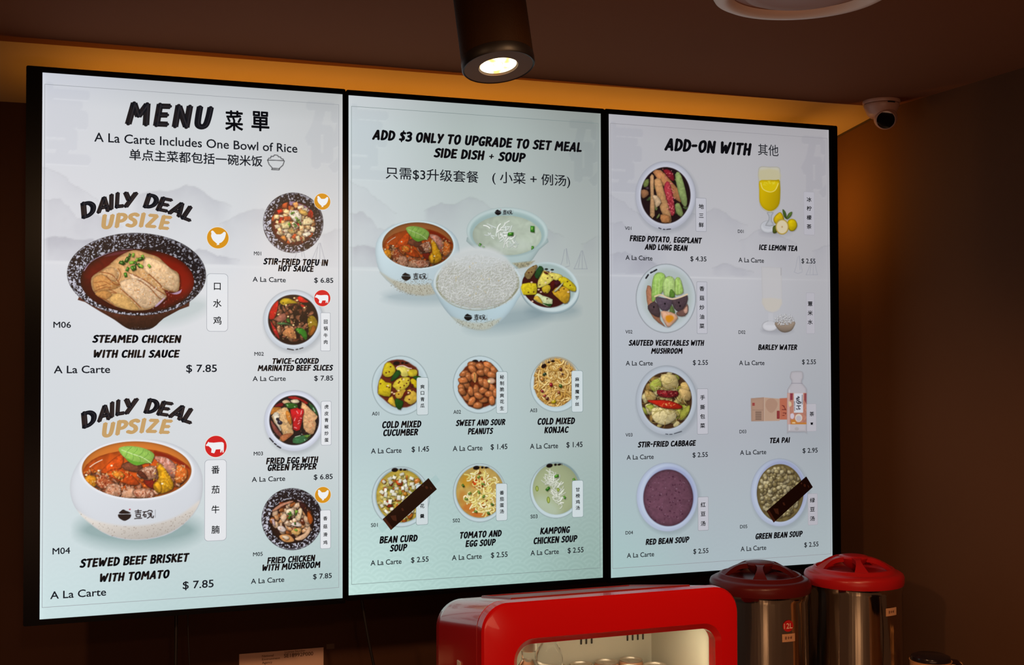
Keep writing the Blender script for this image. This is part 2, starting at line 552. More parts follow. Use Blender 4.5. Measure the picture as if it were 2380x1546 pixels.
# cans standing in the cooler
can_side = [mat('can_paint_tan', (0.62, 0.30, 0.16), 0.35), mat('can_paint_white', (0.66, 0.60, 0.52), 0.35)]
can_top = mat('can_aluminium', (0.60, 0.50, 0.40), 0.40, metal=0.7)
rows = [(-.525, [1388, 1436, 1484, 1532, 1580]), (-.585, [1366, 1418, 1470, 1524, 1576, 1628]), (-.645, [1356, 1412, 1466, 1522, 1578])]
ORD = ['rear', 'middle', 'front']
NTH = ['first', 'second', 'third', 'fourth', 'fifth', 'sixth']
proto = None
for r_, (yy, xs) in enumerate(rows):
    placed = 0
    for i, px in enumerate(xs):
        x = 0.955 + .0575 * i + (.026 if r_ == 1 else 0) + (-.002 if r_ == 2 else 0)
        if x > IX1 - .03 or (r_ == 2 and i == 0):
            continue
        placed += 1
        if proto is None:
            proto = thing('drink_can', (x, yy, SHZ), '', 'can', 'drink cans on the cooler shelf')
            bm = bmesh.new()
            lathe(bm, [(0, 0.002), (.020, 0.0), (.0235, .004), (.0262, .010), (.0262, .094), (.0245, .101)], 32)
            ob('can_wall', bm, can_side[0], proto, True)
            bm = bmesh.new()
            lathe(bm, [(.0245, .101), (.0247, .1035), (.0238, .1042), (.0230, .1035), (.0222, .1000), (.0, .1000)], 32)
            lid = ob('can_lid', bm, can_top, proto, True)
            bm = bmesh.new()
            box(bm, (-.006, -.013, .1004), (.006, .006, .1014), .0005, 1)
            ob('pull_tab', bm, can_top, lid)
            c = proto
        else:
            c = proto.copy()
            COL.objects.link(c)
            for ch in list(proto.children):
                d = ch.copy()
                COL.objects.link(d)
                d.parent = c
                for g_ in ch.children:
                    e = g_.copy()
                    COL.objects.link(e)
                    e.parent = d
        c.location = (x, yy, SHZ)
        c['label'] = 'drink can in the cooler, %s from the left in the %s row' % (NTH[placed - 1], ORD[r_])

# two clear water bottles at the cooler's left
pet = mat('clear_pet', (0.97, 0.98, 1.0), 0.03, trans=1.0, ior=1.12)
for (px, yy, dz, lb) in ((1228, -.715, .0, 'clear water bottle against the cooler window, nearer the left edge'),
                         (1276, -.640, .012, 'clear water bottle standing behind and right of another bottle')):
    x, z = photo_to_plane(px, 1530, yy)
    b0 = SHZ
    t2 = thing('water_bottle', (x, yy, b0), lb, 'bottle', 'water bottles in the cooler')
    h = 1.073 + dz - b0
    bm = bmesh.new()
    lathe(bm, [(0, .004), (.018, 0), (.025, .003), (.0270, .012), (.0270, .05), (.0255, .054), (.0270, .058), (.0270, .085), (.0255, .089),
               (.0270, .093), (.0268, h - .052), (.0255, h - .045), (.021, h - .033), (.0155, h - .025), (.0135, h - .020), (.0135, h - .004),
               (0, h - .004)], 40)
    ob('bottle_body', bm, pet, t2, True, 60)
    bm = bmesh.new()
    lathe(bm, [(0, h + .014), (.0135, h + .014), (.0148, h + .0125), (.0150, h - .001), (.0143, h - .003), (.0, h - .003)], 32)
    ob('bottle_cap', bm, mat('cap_white', (0.75, 0.70, 0.58), 0.4), t2, True)

# ------------------------------------------------------------------ stainless tea urns
steel = bpy.data.materials.new('polished_steel')
steel.use_nodes = True
nt = steel.node_tree
b = nt.nodes['Principled BSDF']
b.inputs['Base Color'].default_value = (0.58, 0.50, 0.43, 1)
b.inputs['Metallic'].default_value = 1.0
b.inputs['Roughness'].default_value = 0.10
tc = nt.nodes.new('ShaderNodeTexCoord')
mp = nt.nodes.new('ShaderNodeMapping')
mp.inputs['Scale'].default_value = (26, 26, 0.7)
nz = nt.nodes.new('ShaderNodeTexNoise')
nz.inputs['Scale'].default_value = 1.0
nz.inputs['Detail'].default_value = 3
bp = nt.nodes.new('ShaderNodeBump')
bp.inputs['Strength'].default_value = 0.5
bp.inputs['Distance'].default_value = 0.0055
nt.links.new(tc.outputs['Object'], mp.inputs['Vector'])
nt.links.new(mp.outputs[0], nz.inputs['Vector'])
nt.links.new(nz.outputs['Fac'], bp.inputs['Height'])
nt.links.new(bp.outputs[0], b.inputs['Normal'])
maroon = mat('lid_maroon', (0.085, 0.007, 0.007), 0.32, spec=0.2)
lidred = mat('lid_red', (0.38, 0.008, 0.010), 0.30, spec=0.4)
label_m = mat('urn_label', (0.50, 0.27, 0.15), 0.6)


def curved(bm, r, a0, a1, z0, z1, off=.0006, rnd=False, n=14):
    """label patch following the drum"""
    if rnd:
        am, zm = (a0 + a1) / 2, (z0 + z1) / 2
        c = bm.verts.new(((r + off) * math.sin(am), -(r + off) * math.cos(am), zm))
        rim = []
        for k_ in range(28):
            w = 2 * math.pi * k_ / 28
            a = am + (a1 - a0) / 2 * math.cos(w)
            rim.append(bm.verts.new(((r + off) * math.sin(a), -(r + off) * math.cos(a), zm + (z1 - z0) / 2 * math.sin(w))))
        for k_ in range(28):
            bm.faces.new((c, rim[k_], rim[(k_ + 1) % 28]))
        return
    prev = None
    for k_ in range(n + 1):
        a = a0 + (a1 - a0) * k_ / n
        p = ((r + off) * math.sin(a), -(r + off) * math.cos(a))
        cur = (bm.verts.new((*p, z0)), bm.verts.new((*p, z1)))
        if prev:
            bm.faces.new((prev[0], cur[0], cur[1], prev[1]))
        prev = cur


URN_FONT, SMUDGE = [], []
for k, (ux, lidm, lb) in enumerate(((1.648, maroon, 'polished steel drinks urn with dark maroon lid and round 12L sticker'),
                                   (1.920, lidred, 'polished steel drinks urn with bright red lid, right of the other urn'))):
    uy, base = -0.30, 0.75
    t = thing('drinks_urn', (ux, uy, base), lb, 'urn', 'steel urns beside the red cooler')
    zr = 1.056 - base
    bm = bmesh.new()
    lathe(bm, [(0, .012), (.110, .012), (.1165, .018), (.1165, zr - .012), (.1180, zr - .010), (.1180, zr + .003), (.100, zr + .004), (0, zr + .004)], 96)
    ob('drum', bm, steel, t, True)
    bm = bmesh.new()
    lathe(bm, [(0, 0), (.112, 0), (.115, .006), (.115, .016), (0, .016)], 64)
    ob('foot_ring', bm, mat('urn_foot', (0.02, 0.015, 0.012), 0.5), t, True)
    bm = bmesh.new()
    lathe(bm, [(.112, zr + .002), (.1195, zr + .003), (.1212, zr + .009), (.1212, zr + .022), (.1185, zr + .029), (.112, zr + .033), (.106, zr + .034),
               (.102, zr + .0355), (.0985, zr + .041), (.096, zr + .043), (.092, zr + .0435), (.089, zr + .040), (.086, zr + .030),
               (.060, zr + .028), (0, zr + .028)], 96)
    lid = ob('lid', bm, lidm, t, True)
    # raised spokes and hub over the hollow crown
    bm = bmesh.new()
    lathe(bm, [(0, zr + .030), (.022, zr + .045), (.034, zr + .060), (.037, zr + .066), (.034, zr + .0700), (.024, zr + .072), (0, zr + .0725)], 48)
    for s in range(5):
        a = 2 * math.pi * (s + .30 + .10 * k) / 5
        m4 = Matrix.Rotation(a, 4, 'Z')
        prev = None
        for q_ in range(7):
            u = q_ / 6
            r = .032 + (.0945 - .032) * u
            z = zr + .0690 - (.0690 - .042) * (u ** 1.9)
            w = .0062 + .008 * abs(u - .4) ** 1.5 * 3
            cur = [bm.verts.new(m4 @ Vector(p)) for p in ((r, -w, z), (r, w, z), (r, w * .8, z - .012), (r, -w * .8, z - .012))]
            if prev:
                for j in range(4):
                    bm.faces.new((prev[j], prev[(j + 1) % 4], cur[(j + 1) % 4], cur[j]))
            else:
                bm.faces.new(cur)
            prev = cur
        bm.faces.new(prev)
    ob('lid_handle', bm, lidm, lid, True, 50)
    view = math.atan2(CAM_C[0] - ux, -(CAM_C[1] - uy))     # heading of the viewer seen from the urn
    if k == 0:
        a = view + math.asin(.545)
        zc = 0.995 - base
        bm = bmesh.new()
        curved(bm, .1165, a - .125, a + .125, zc - .0135, zc + .0135, rnd=True)
        ob('capacity_sticker', bm, mat('sticker_red', (0.42, 0.008, 0.010), 0.45), t)
        URN_FONT.append((t, '12L', a, zc - .0062, .0185, .1165, (0.85, 0.62, 0.50)))
        bm = bmesh.new()
        curved(bm, .1165, a - .140, a + .165, zc - .0370, zc - .0185)
        ob('name_label', bm, label_m, t)
        SMUDGE.append((t, a + .01, zc - .0278))
    else:
        a = view + math.asin(.745)
        zc = 1.006 - base
        bm = bmesh.new()
        curved(bm, .1165, a - .160, a + .160, zc - .0095, zc + .0095)
        ob('name_label', bm, label_m, t)
        SMUDGE.append((t, a, zc))

for t, a, z in SMUDGE:                                  # handwriting too faint to read
    bm = bmesh.new()
    for j, (u, w_, h_) in enumerate(((-.07, .004, .007), (-.05, .006, .0015), (-.01, .003, .006), (.01, .005, .002), (.05, .004, .005), (.065, .002, .007))):
        curved(bm, .1165, a + u - w_ / .1165 / 2, a + u + w_ / .1165 / 2, z - h_ / 2 + .001 * (j % 2), z + h_ / 2, .0011, n=2)
    tag(ob('pen_marks', bm, mat('pen_brown', (0.16, 0.07, 0.045), .6), t), kind='stuff')

# ------------------------------------------------------------------ tea jug at the lower right
jy = -0.55
jx, jz = photo_to_plane(2163, 1534, jy)
t = thing('tea_jug', (jx, jy, 0.75), 'tan tea jug with black lid and handle, at the lower right corner', 'jug')
h = jz - .75
bm = bmesh.new()
lathe(bm, [(0, 0), (.036, 0), (.040, .006), (.047, h * .5), (.046, h - .004), (.0475, h), (.0455, h), (.0440, h - .006), (.040, .01), (0, .008)], 48)
ob('jug_body', bm, mat('jug_tan', (0.56, 0.26, 0.10), 0.35, trans=0.0), t, True)
bm = bmesh.new()
lathe(bm, [(.0, h - .002), (.0440, h - .001), (.0450, h + .003), (.043, h + .009), (.034, h + .0125), (0, h + .0135)], 48)
ob('jug_lid', bm, mat('jug_lid_black', (0.012, 0.008, 0.010), 0.2), t, True)
bm = bmesh.new()
hp = []
for a in range(0, 11):
    w = math.radians(105 - a * 19)
    hp.append((.046 + .050 * max(0, math.cos(w * .9)) + .0, -.004, h * .62 + .060 * math.sin(w) * .98))
tube(bm, [(.040, -.004, h - .004)] + hp[2:], .0062, 10)
ob('jug_handle', bm, mat('jug_handle_black', (0.02, 0.008, 0.008), 0.25), t, True)
x2, z2 = photo_to_plane(2224, 1540, jy + .085)
t = thing('spoon_rest', (x2, jy + .085, 0.75), 'small tan wooden stick holder right of the tea jug', 'holder')
bm = bmesh.new()
lathe(bm, [(0, 0), (.013, 0), (.0145, .01), (.0145, z2 - .75 - .006), (.0115, z2 - .75), (0, z2 - .75 + .0015)], 28)
ob('holder_body', bm, mat('stick_tan', (0.66, 0.34, 0.12), 0.5), t, True)

# ------------------------------------------------------------------ cables hanging under the screens
cab = mat('black_cable', (0.006, 0.004, 0.004), 0.5)
for (pa, pb, r, lb, sway) in (((409.5, 1410), (404, 1600), .0040, 'thick black cable hanging down left of the framed notice', .002),
                              ((435, 1408), (450, 1600), .0016, 'thin dark cable hanging down right beside the thick cable', -.004),
                              ((832, 1380), (885, 1600), .0034, 'black cable slanting down from between the left and middle screens', -.006)):
    x0, z0 = photo_to_plane(*pa, .08)
    x1, z1 = photo_to_plane(*pb, .08)
    x1b, z1b = x1 + (x1 - x0) * .15, 0.753
    bm = bmesh.new()
    pts = []
    for q_ in range(15):
        u = q_ / 14
        pts.append((x0 + (x1b - x0) * u + sway * math.sin(math.pi * u) - x0, .0, z0 + .05 + (z1b - z0 - .05) * u - z0))
    tube(bm, pts, r, 10)
    o = ob('power_cable', bm, cab, None, True)
    o.location = (x0, .08, z0)
    tag(o, lb, 'cable')

# ------------------------------------------------------------------ licence sheet on the wall
(xa, za), (xb, zb) = photo_to_plane(556, 1521, .397), photo_to_plane(752, 1505, .397)
ang = math.atan2(zb - za, xb - xa)
LIC_W = math.hypot(xb - xa, zb - za)
lic = thing('licence_notice', (xa, .3985, za), 'printed licence sheet taped low on the dark wall under the screens', 'notice')
lic.rotation_euler = (0, -ang, 0)
bm = bmesh.new()
box(bm, (0, -.0012, -.060), (LIC_W, 0, 0))
nb = 10
ob('sheet', bm, mat('paper_pink', (0.62, 0.40, 0.31), 0.7, noise=(8, .12)), lic)
bm = bmesh.new()
box(bm, (LIC_W + .008, -.0008, -.006), (LIC_W + .030, 0, .008))
ob('tape', bm, mat('tape_brown', (0.10, 0.06, 0.04), 0.25), lic)
# ------------------------------------------------------------------ lettering helpers
_TXT = {}


def glyphs(body, off=0.0):
    """flat mesh (verts Nx2, faces) of a string in Blender's built-in font, size 1"""
    key = (body, off)
    if key in _TXT:
        return _TXT[key]
    cu = bpy.data.curves.new('text', 'FONT')
    cu.body = body
    cu.size = 1.0
    cu.resolution_u = 3
    o = bpy.data.objects.new('text', cu)
    COL.objects.link(o)
    dg = bpy.context.evaluated_depsgraph_get()
    dg.update()
    me = bpy.data.meshes.new_from_object(o.evaluated_get(dg))
    V = np.array([(v.co.x, v.co.y) for v in me.vertices])
    Fc = [tuple(p.vertices) for p in me.polygons]
    bpy.data.objects.remove(o, do_unlink=True)
    bpy.data.curves.remove(cu)
    bpy.data.meshes.remove(me)
    if off > 0:      # heavier weight: the same outlines laid a hair apart
        n_, V0, F0 = len(V), V, Fc
        V = np.concatenate([V0 + np.array(d) * off for d in ((0, 0), (1, 0), (-1, 0), (0, 1), (0, -1), (.7, .7), (-.7, -.7), (.7, -.7), (-.7, .7))])
        Fc = [tuple(i + j * n_ for i in f) for j in range(9) for f in F0]
    _TXT[key] = (V, Fc)
    return _TXT[key]


CAP = float(np.ptp(glyphs('H')[0][:, 1]))

BR = {  # brush capitals: width, strokes; 'c' marks a smooth curve, 'o' a closed one
    'A': (.62, [[(.03, 0), (.36, .97)], [(.36, .97), (.54, 0)], [(.17, .30), (.50, .31)]]),
    'B': (.54, [[(.1, 0), (.1, 1)], ['c', (.1, .93), (.36, .94), (.46, .76), (.34, .58), (.12, .53)], ['c', (.12, .54), (.40, .50), (.50, .28), (.38, .08), (.08, .07)]]),
    'C': (.54, [['c', (.52, .84), (.36, .93), (.16, .80), (.09, .45), (.18, .13), (.36, .07), (.52, .16)]]),
    'D': (.56, [[(.1, 0), (.1, 1)], ['c', (.06, .92), (.34, .88), (.50, .62), (.46, .28), (.28, .09), (.06, .07)]]),
    'E': (.50, [[(.1, 0), (.1, 1)], [(.1, .91), (.49, .93)], [(.1, .50), (.44, .52)], [(.1, .08), (.50, .09)]]),
    'F': (.48, [[(.1, 0), (.1, 1)], [(.1, .91), (.49, .93)], [(.1, .49), (.44, .51)]]),
    'G': (.56, [['c', (.54, .84), (.36, .93), (.16, .80), (.09, .45), (.18, .13), (.36, .07), (.50, .16)], [(.49, .08), (.49, .42)], [(.32, .41), (.57, .42)]]),
    'H': (.56, [[(.1, 0), (.1, 1)], [(.48, 0), (.48, 1)], [(.1, .49), (.48, .51)]]),
    'I': (.20, [[(.1, 0), (.1, 1)]]),
    'J': (.46, [['c', (.38, 1), (.38, .45), (.34, .13), (.20, .07), (.04, .18)], [(.2, .93), (.42, .93)]]),
    'K': (.54, [[(.1, 0), (.1, 1)], [(.50, .97), (.14, .47)], [(.2, .54), (.53, .03)]]),
    'L': (.46, [[(.1, 1), (.1, 0)], [(.04, .08), (.47, .10)]]),
    'M': (.80, [[(.07, 0), (.15, .98)], [(.15, .95), (.39, .38)], [(.39, .38), (.64, .95)], [(.64, .98), (.73, 0)]]),
    'N': (.60, [[(.09, 0), (.09, 1)], [(.11, .95), (.50, .06)], [(.52, 0), (.52, 1)]]),
    'O': (.60, [['o', (.32, .93), (.14, .80), (.09, .42), (.20, .10), (.34, .07), (.50, .28), (.52, .68), (.44, .89)]]),
    'P': (.52, [[(.1, 0), (.1, 1)], ['c', (.08, .92), (.36, .92), (.49, .74), (.38, .50), (.12, .43)]]),
    'R': (.55, [[(.1, 0), (.1, 1)], ['c', (.08, .92), (.36, .92), (.48, .76), (.38, .55), (.12, .48)], [(.26, .50), (.52, .04)]]),
    'S': (.50, [['c', (.50, .84), (.34, .93), (.14, .82), (.16, .63), (.38, .46), (.43, .23), (.27, .07), (.03, .14)]]),
    'T': (.54, [[(.30, .95), (.26, 0)], [(.01, .91), (.56, .93)]]),
    'U': (.58, [['c', (.09, 1), (.09, .55), (.12, .18), (.26, .07), (.42, .16), (.48, .5), (.50, 1)]]),
    'V': (.56, [[(.07, 1), (.26, .05)], [(.26, .05), (.52, 1)]]),
    'W': (.84, [[(.07, 1), (.18, .05)], [(.18, .05), (.40, .72)], [(.40, .72), (.53, .05)], [(.53, .05), (.76, 1)]]),
    'X': (.54, [[(.08, .97), (.47, .03)], [(.50, .97), (.04, .03)]]),
    'Y': (.52, [[(.06, .97), (.27, .47)], [(.52, .97), (.18, .02)]]),
    'Z': (.52, [[(.06, .91), (.48, .91)], [(.48, .90), (.07, .10)], [(.04, .09), (.52, .10)]]),
    '3': (.48, [['c', (.06, .86), (.26, .93), (.42, .80), (.36, .60), (.18, .53)], ['c', (.18, .53), (.42, .44), (.44, .20), (.26, .07), (.04, .12)]]),
    '$': (.50, [['c', (.48, .80), (.32, .88), (.14, .78), (.16, .62), (.36, .46), (.41, .26), (.27, .12), (.05, .18)], ['t', (.30, 1.1), (.24, -.1)]]),
    '+': (.56, [['t', (.08, .42), (.50, .44)], ['t', (.29, .20), (.29, .68)]]),
    '-': (.44, [[(.02, .50), (.38, .53)]]),
    ',': (.30, [['t', (.16, .10), (.07, -.20)]]),
    ' ': (.24, []),
}


def crom(A, closed=False, n=5):
    A = np.array(A, float)
    N = len(A)
    out = []
    for i in (range(N) if closed else range(N - 1)):
        if closed:
            p0, p1, p2, p3 = A[(i - 1) % N], A[i], A[(i + 1) % N], A[(i + 2) % N]
        else:
            p0, p1, p2, p3 = A[max(i - 1, 0)], A[i], A[i + 1], A[min(i + 2, N - 1)]
        for k_ in range(n):
            t = k_ / n
            out.append(.5 * (2 * p1 + (p2 - p0) * t + (2 * p0 - 5 * p1 + 4 * p2 - p3) * t * t + (3 * p1 - p0 - 3 * p2 + p3) * t ** 3))
    out.append(A[0] if closed else A[-1])
    return np.array(out)


def brush(body, th=.235, slant=.14, gap=.115, dx=0.0, dy=0.0):
    """heavy slanted brush capitals as flat ribbons; cap height 1"""
    V, Fc = [], []
    x0 = 0.0

    def disc(c, r):
        b_ = len(V)
        for k_ in range(10):
            a = 2 * math.pi * k_ / 10
            V.append((c[0] + r * math.cos(a), c[1] + r * math.sin(a)))
        Fc.append(tuple(range(b_, b_ + 10)))
    for ch in body:
        w, sts = BR[ch]
        for st in sts:
            t_ = th
            mode = st[0] if isinstance(st[0], str) else None
            P = st[1:] if mode else st
            if mode == 't':
                t_ = th * .55
            A = crom(P, mode == 'o') if mode in ('c', 'o') else np.array(P, float)
            A = A + (x0 + dx, dy)
            for i in range(len(A) - 1):
                d = A[i + 1] - A[i]
                l_ = np.hypot(*d) + 1e-9
                n_ = np.array((-d[1], d[0])) / l_ * t_ / 2
                e = d / l_ * .012
                b_ = len(V)
                V.extend([tuple(A[i] - e + n_), tuple(A[i] - e - n_), tuple(A[i + 1] + e - n_), tuple(A[i + 1] + e + n_)])
                Fc.append((b_, b_ + 1, b_ + 2, b_ + 3))
                if i > 0 or mode == 'o':
                    disc(A[i], t_ / 2)
            for q in (A[0], A[-1]):
                disc(q, t_ * .30)
        x0 += w + gap
    V = np.array(V)
    V[:, 0] += V[:, 1] * slant
    return V, Fc
# ------------------------------------------------------------------ what the screens show
# The screens' artwork is drawn procedurally on a flat sheet (shapes, noise, strokes) and laid on the flat
# display of each screen as vertex colours; lettering, plates and badges are flat pieces of their own.
HH, WW = 1500, 1960
rng = np.random.default_rng(7)


def vnoise(cell, seed, octv=1):
    r = np.random.default_rng(seed)
    out = np.zeros((HH, WW), np.float32)
    amp, tot = 1.0, 0.0
    for _ in range(octv):
        gh, gw = int(HH / cell) + 3, int(WW / cell) + 3
        g_ = r.random((gh, gw)).astype(np.float32)
        yy = np.arange(HH) / cell
        xx = np.arange(WW) / cell
        yi, xi = yy.astype(int), xx.astype(int)
        fy, fx = (yy - yi).astype(np.float32), (xx - xi).astype(np.float32)
        fy, fx = fy * fy * (3 - 2 * fy), fx * fx * (3 - 2 * fx)
        a = g_[yi][:, xi] * (1 - fx) + g_[yi][:, xi + 1] * fx
        b_ = g_[yi + 1][:, xi] * (1 - fx) + g_[yi + 1][:, xi + 1] * fx
        out += amp * (a * (1 - fy[:, None]) + b_ * fy[:, None])
        tot += amp
        amp *= .5
        cell = max(cell / 2, 1.2)
    return out / tot


def warped(cell, seed, octv=1, amp=1.3):
    a = vnoise(cell, seed, octv)
    wx = (vnoise(cell * 2.3, seed + 50) - .5) * cell * amp * 2
    wy = (vnoise(cell * 2.3, seed + 90) - .5) * cell * amp * 2
    yy, xx = np.mgrid[0:HH, 0:WW]
    b_ = np.clip((xx + wx).astype(int), 0, WW - 1)
    c_ = np.clip((yy + wy).astype(int), 0, HH - 1)
    o_ = a[c_, b_]
    sm = o_.copy()
    sm[1:-1, 1:-1] = (o_[1:-1, 1:-1] * 2 + o_[:-2, 1:-1] + o_[2:, 1:-1] + o_[1:-1, :-2] + o_[1:-1, 2:]) / 6
    return .5 + (sm - .5) * 1.15


NZ = [warped(2.1, 1), warped(3.6, 2, 2), warped(9, 3, 2), vnoise(60, 4, 4), warped(5, 5, 2)]
CV = np.zeros((HH, WW, 3), np.float32)
YY, XX = np.mgrid[0:HH, 0:WW].astype(np.float32)
# plane coordinates carried by every sheet pixel
_dx = (XX - CX) / F_PX
_dy = -(YY - CY) / F_PX
_d0 = CAM_M[0, 0] * _dx + CAM_M[0, 1] * _dy - CAM_M[0, 2]
_d1 = CAM_M[1, 0] * _dx + CAM_M[1, 1] * _dy - CAM_M[1, 2]
_d2 = CAM_M[2, 0] * _dx + CAM_M[2, 1] * _dy - CAM_M[2, 2]
_t = -CAM_C[1] / _d1
PX_ = (CAM_C[0] + _t * _d0).astype(np.float32)
PZ_ = (CAM_C[2] + _t * _d2).astype(np.float32)


def plane_to_sheet(X, Z):
    """inverse of the sheet layout (numpy arrays ok)"""
    v = np.stack([np.asarray(X, float) - CAM_C[0], np.zeros_like(np.asarray(X, float)) - CAM_C[1], np.asarray(Z, float) - CAM_C[2]], -1)
    q = v @ CAM_M
    return CX + F_PX * q[..., 0] / -q[..., 2], CY - F_PX * q[..., 1] / -q[..., 2]


GRID = [
    # rows v = 0, .06, .35, .7, 1  ; columns left, mid, right
    [[(200, 204, 214), (188, 192, 196), (178, 181, 181)], [(212, 214, 220), (206, 210, 213), (196, 198, 199)],
     [(216, 218, 224), (220, 222, 226), (212, 214, 217)], [(209, 217, 222), (211, 216, 220), (203, 210, 213)],
     [(200, 222, 224), (186, 209, 210), (172, 197, 196)]],
    [[(198, 204, 207), (166, 176, 175), (142, 149, 145)], [(200, 210, 213), (173, 185, 182), (151, 159, 157)],
     [(200, 210, 214), (191, 202, 203), (173, 181, 179)], [(184, 203, 206), (178, 197, 198), (166, 181, 179)],
     [(188, 220, 214), (165, 197, 191), (143, 171, 163)]],
    [[(176, 175, 181), (166, 164, 169), (166, 163, 167)], [(179, 179, 185), (177, 176, 180), (169, 166, 171)],
     [(184, 187, 196), (187, 187, 193), (173, 172, 177)], [(172, 182, 190), (170, 174, 182), (160, 165, 172)],
     [(165, 194, 193), (168, 183, 189), (166, 179, 183)]]]
VR = [0, .06, .35, .7, 1.0]
OWN = np.full((HH, WW), -1, np.int8)
UU = np.zeros((HH, WW), np.float32)
VV = np.zeros((HH, WW), np.float32)
for k, (x0, x1, z0, z1, _a, _b) in enumerate(PANELS):
    m_ = (PX_ > x0 - .007) & (PX_ < x1 + .007)
    OWN[m_] = k
    u = (PX_ - x0) / (x1 - x0)
    v = (z1 - PZ_) / (z1 - z0)
    UU[m_], VV[m_] = u[m_], v[m_]
    uc, vc = np.clip(u[m_], 0, 1), np.clip(v[m_], 0, 1)
    G = np.array(GRID[k], np.float32) / 255
    cols = np.stack([np.stack([np.interp(vc, VR, G[:, i, c]) for c in range(3)], -1) for i in range(3)], 0)
    w = uc * 2
    i0 = np.clip(w.astype(int), 0, 1)
    f = (w - i0)[:, None]
    f = f * f * (3 - 2 * f)
    a = np.where((i0 == 0)[:, None], cols[0], cols[1])
    b_ = np.where((i0 == 0)[:, None], cols[1], cols[2])
    CV[m_] = a * (1 - f) + b_ * f
# thin brighter edge of the display
_e = np.minimum(UU, 1 - UU)
CV += (np.exp(-np.abs(_e) / .008) * .045)[..., None].astype(np.float32) * (OWN >= 0)[..., None]

# ink-wash hills, the same drawing on each screen
def uv_of(pts, k, s=1.0, ox=0.0, oy=0.0):
    out = []
    for x, y in pts:
        X, Z = photo_to_plane(ox + x / s, oy + y / s)
        x0, x1, z0, z1 = PANELS[k][:4]
        out.append(((X - x0) / (x1 - x0), (z1 - Z) / (z1 - z0)))
    return out


HILLS = [  # ridge in crop units (scale 3.092, origin 80,400), darkness, fade, colour
    ([(0, -60), (60, -40), (150, 0), (215, 20), (260, 75), (330, 110), (400, 170), (470, 215)], .055, .045),
    ([(60, 205), (110, 210), (140, 195), (185, 192), (215, 235), (245, 250), (300, 330), (370, 345), (430, 300), (520, 330), (640, 400)], .115, .040),
    ([(700, 190), (780, 150), (850, 130), (960, 140), (1020, 120), (1090, 90), (1150, 98), (1210, 130), (1270, 180), (1330, 205), (1420, 235)], .12, .035),
    ([(1330, 370), (1400, 345), (1450, 310), (1520, 275), (1575, 265), (1640, 262), (1700, 300), (1790, 350), (1900, 400)], .085, .040),
    ([(2040, 455), (2100, 440), (2160, 410), (2240, 395)], .09, .030),
    ([(60, 475), (130, 460), (220, 458), (290, 485), (350, 490), (420, 475), (500, 545), (620, 600)], .17, .028),
    ([(1060, 590), (1120, 570), (1180, 548), (1240, 560), (1300, 590), (1380, 605), (1480, 628)], .14, .016)]
ON = OWN >= 0
for ridge, amt, fade in HILLS:
    uvr = np.array(uv_of(ridge, 0, 3.092, 80, 400))
    h_ = np.interp(UU, uvr[:, 0], uvr[:, 1], left=9, right=9)
    dd = VV - h_ + (NZ[2] - .5) * .004 - (NZ[3] - .5) * .006
    a = np.clip(dd / .0025, 0, 1) * np.exp(-np.clip(dd, 0, 1) / fade / 1.35) * amt * 1.9 * (.35 + 1.3 * NZ[3]) * ON
    a *= np.clip((UU - uvr[0, 0]) / .02, 0, 1) * np.clip((uvr[-1, 0] - UU) / .05, 0, 1) * (VV < .345)
    CV = CV * (1 - a[..., None]) + np.float32([.56, .56, .615]) * a[..., None]
    a = np.exp(-((dd - .0008) / .0012) ** 2) * .045 * ON * (h_ < 5)
    CV *= (1 - a)[..., None]
# water line and low waves pattern
a = np.exp(-((VV - .350) / .0016) ** 2) * .25 * ON * np.clip(1 - np.abs(UU - .25) * 1.2, 0, 1)
CV = CV * (1 - a[..., None]) + .95 * a[..., None]
vv = np.clip((VV - .72) / .25, 0, 1) * ON
best = np.zeros_like(UU)
cw, chh = .118, .0170
done = np.zeros(UU.shape, bool)
for row in range(20, -2, -1):
    cyv = .70 + row * chh
    offx = (row % 2) * cw / 2
    un = (UU - offx) / cw
    cx0 = np.round(un)
    du = (un - cx0) * 2
    dv = (VV - cyv) / (cw * .56 / 2)
    rr = np.sqrt(du * du + dv * dv)
    ins = (rr < 1) & (dv < .3) & ~done
    ringv = np.abs(np.sin(rr * math.pi * 3.5)) ** 4
    best[ins] = ringv[ins]
    done |= ins
WAMT = np.choose(np.clip(OWN, 0, 2), [.008, .032, .004])
CV += (best * vv * WAMT)[..., None]
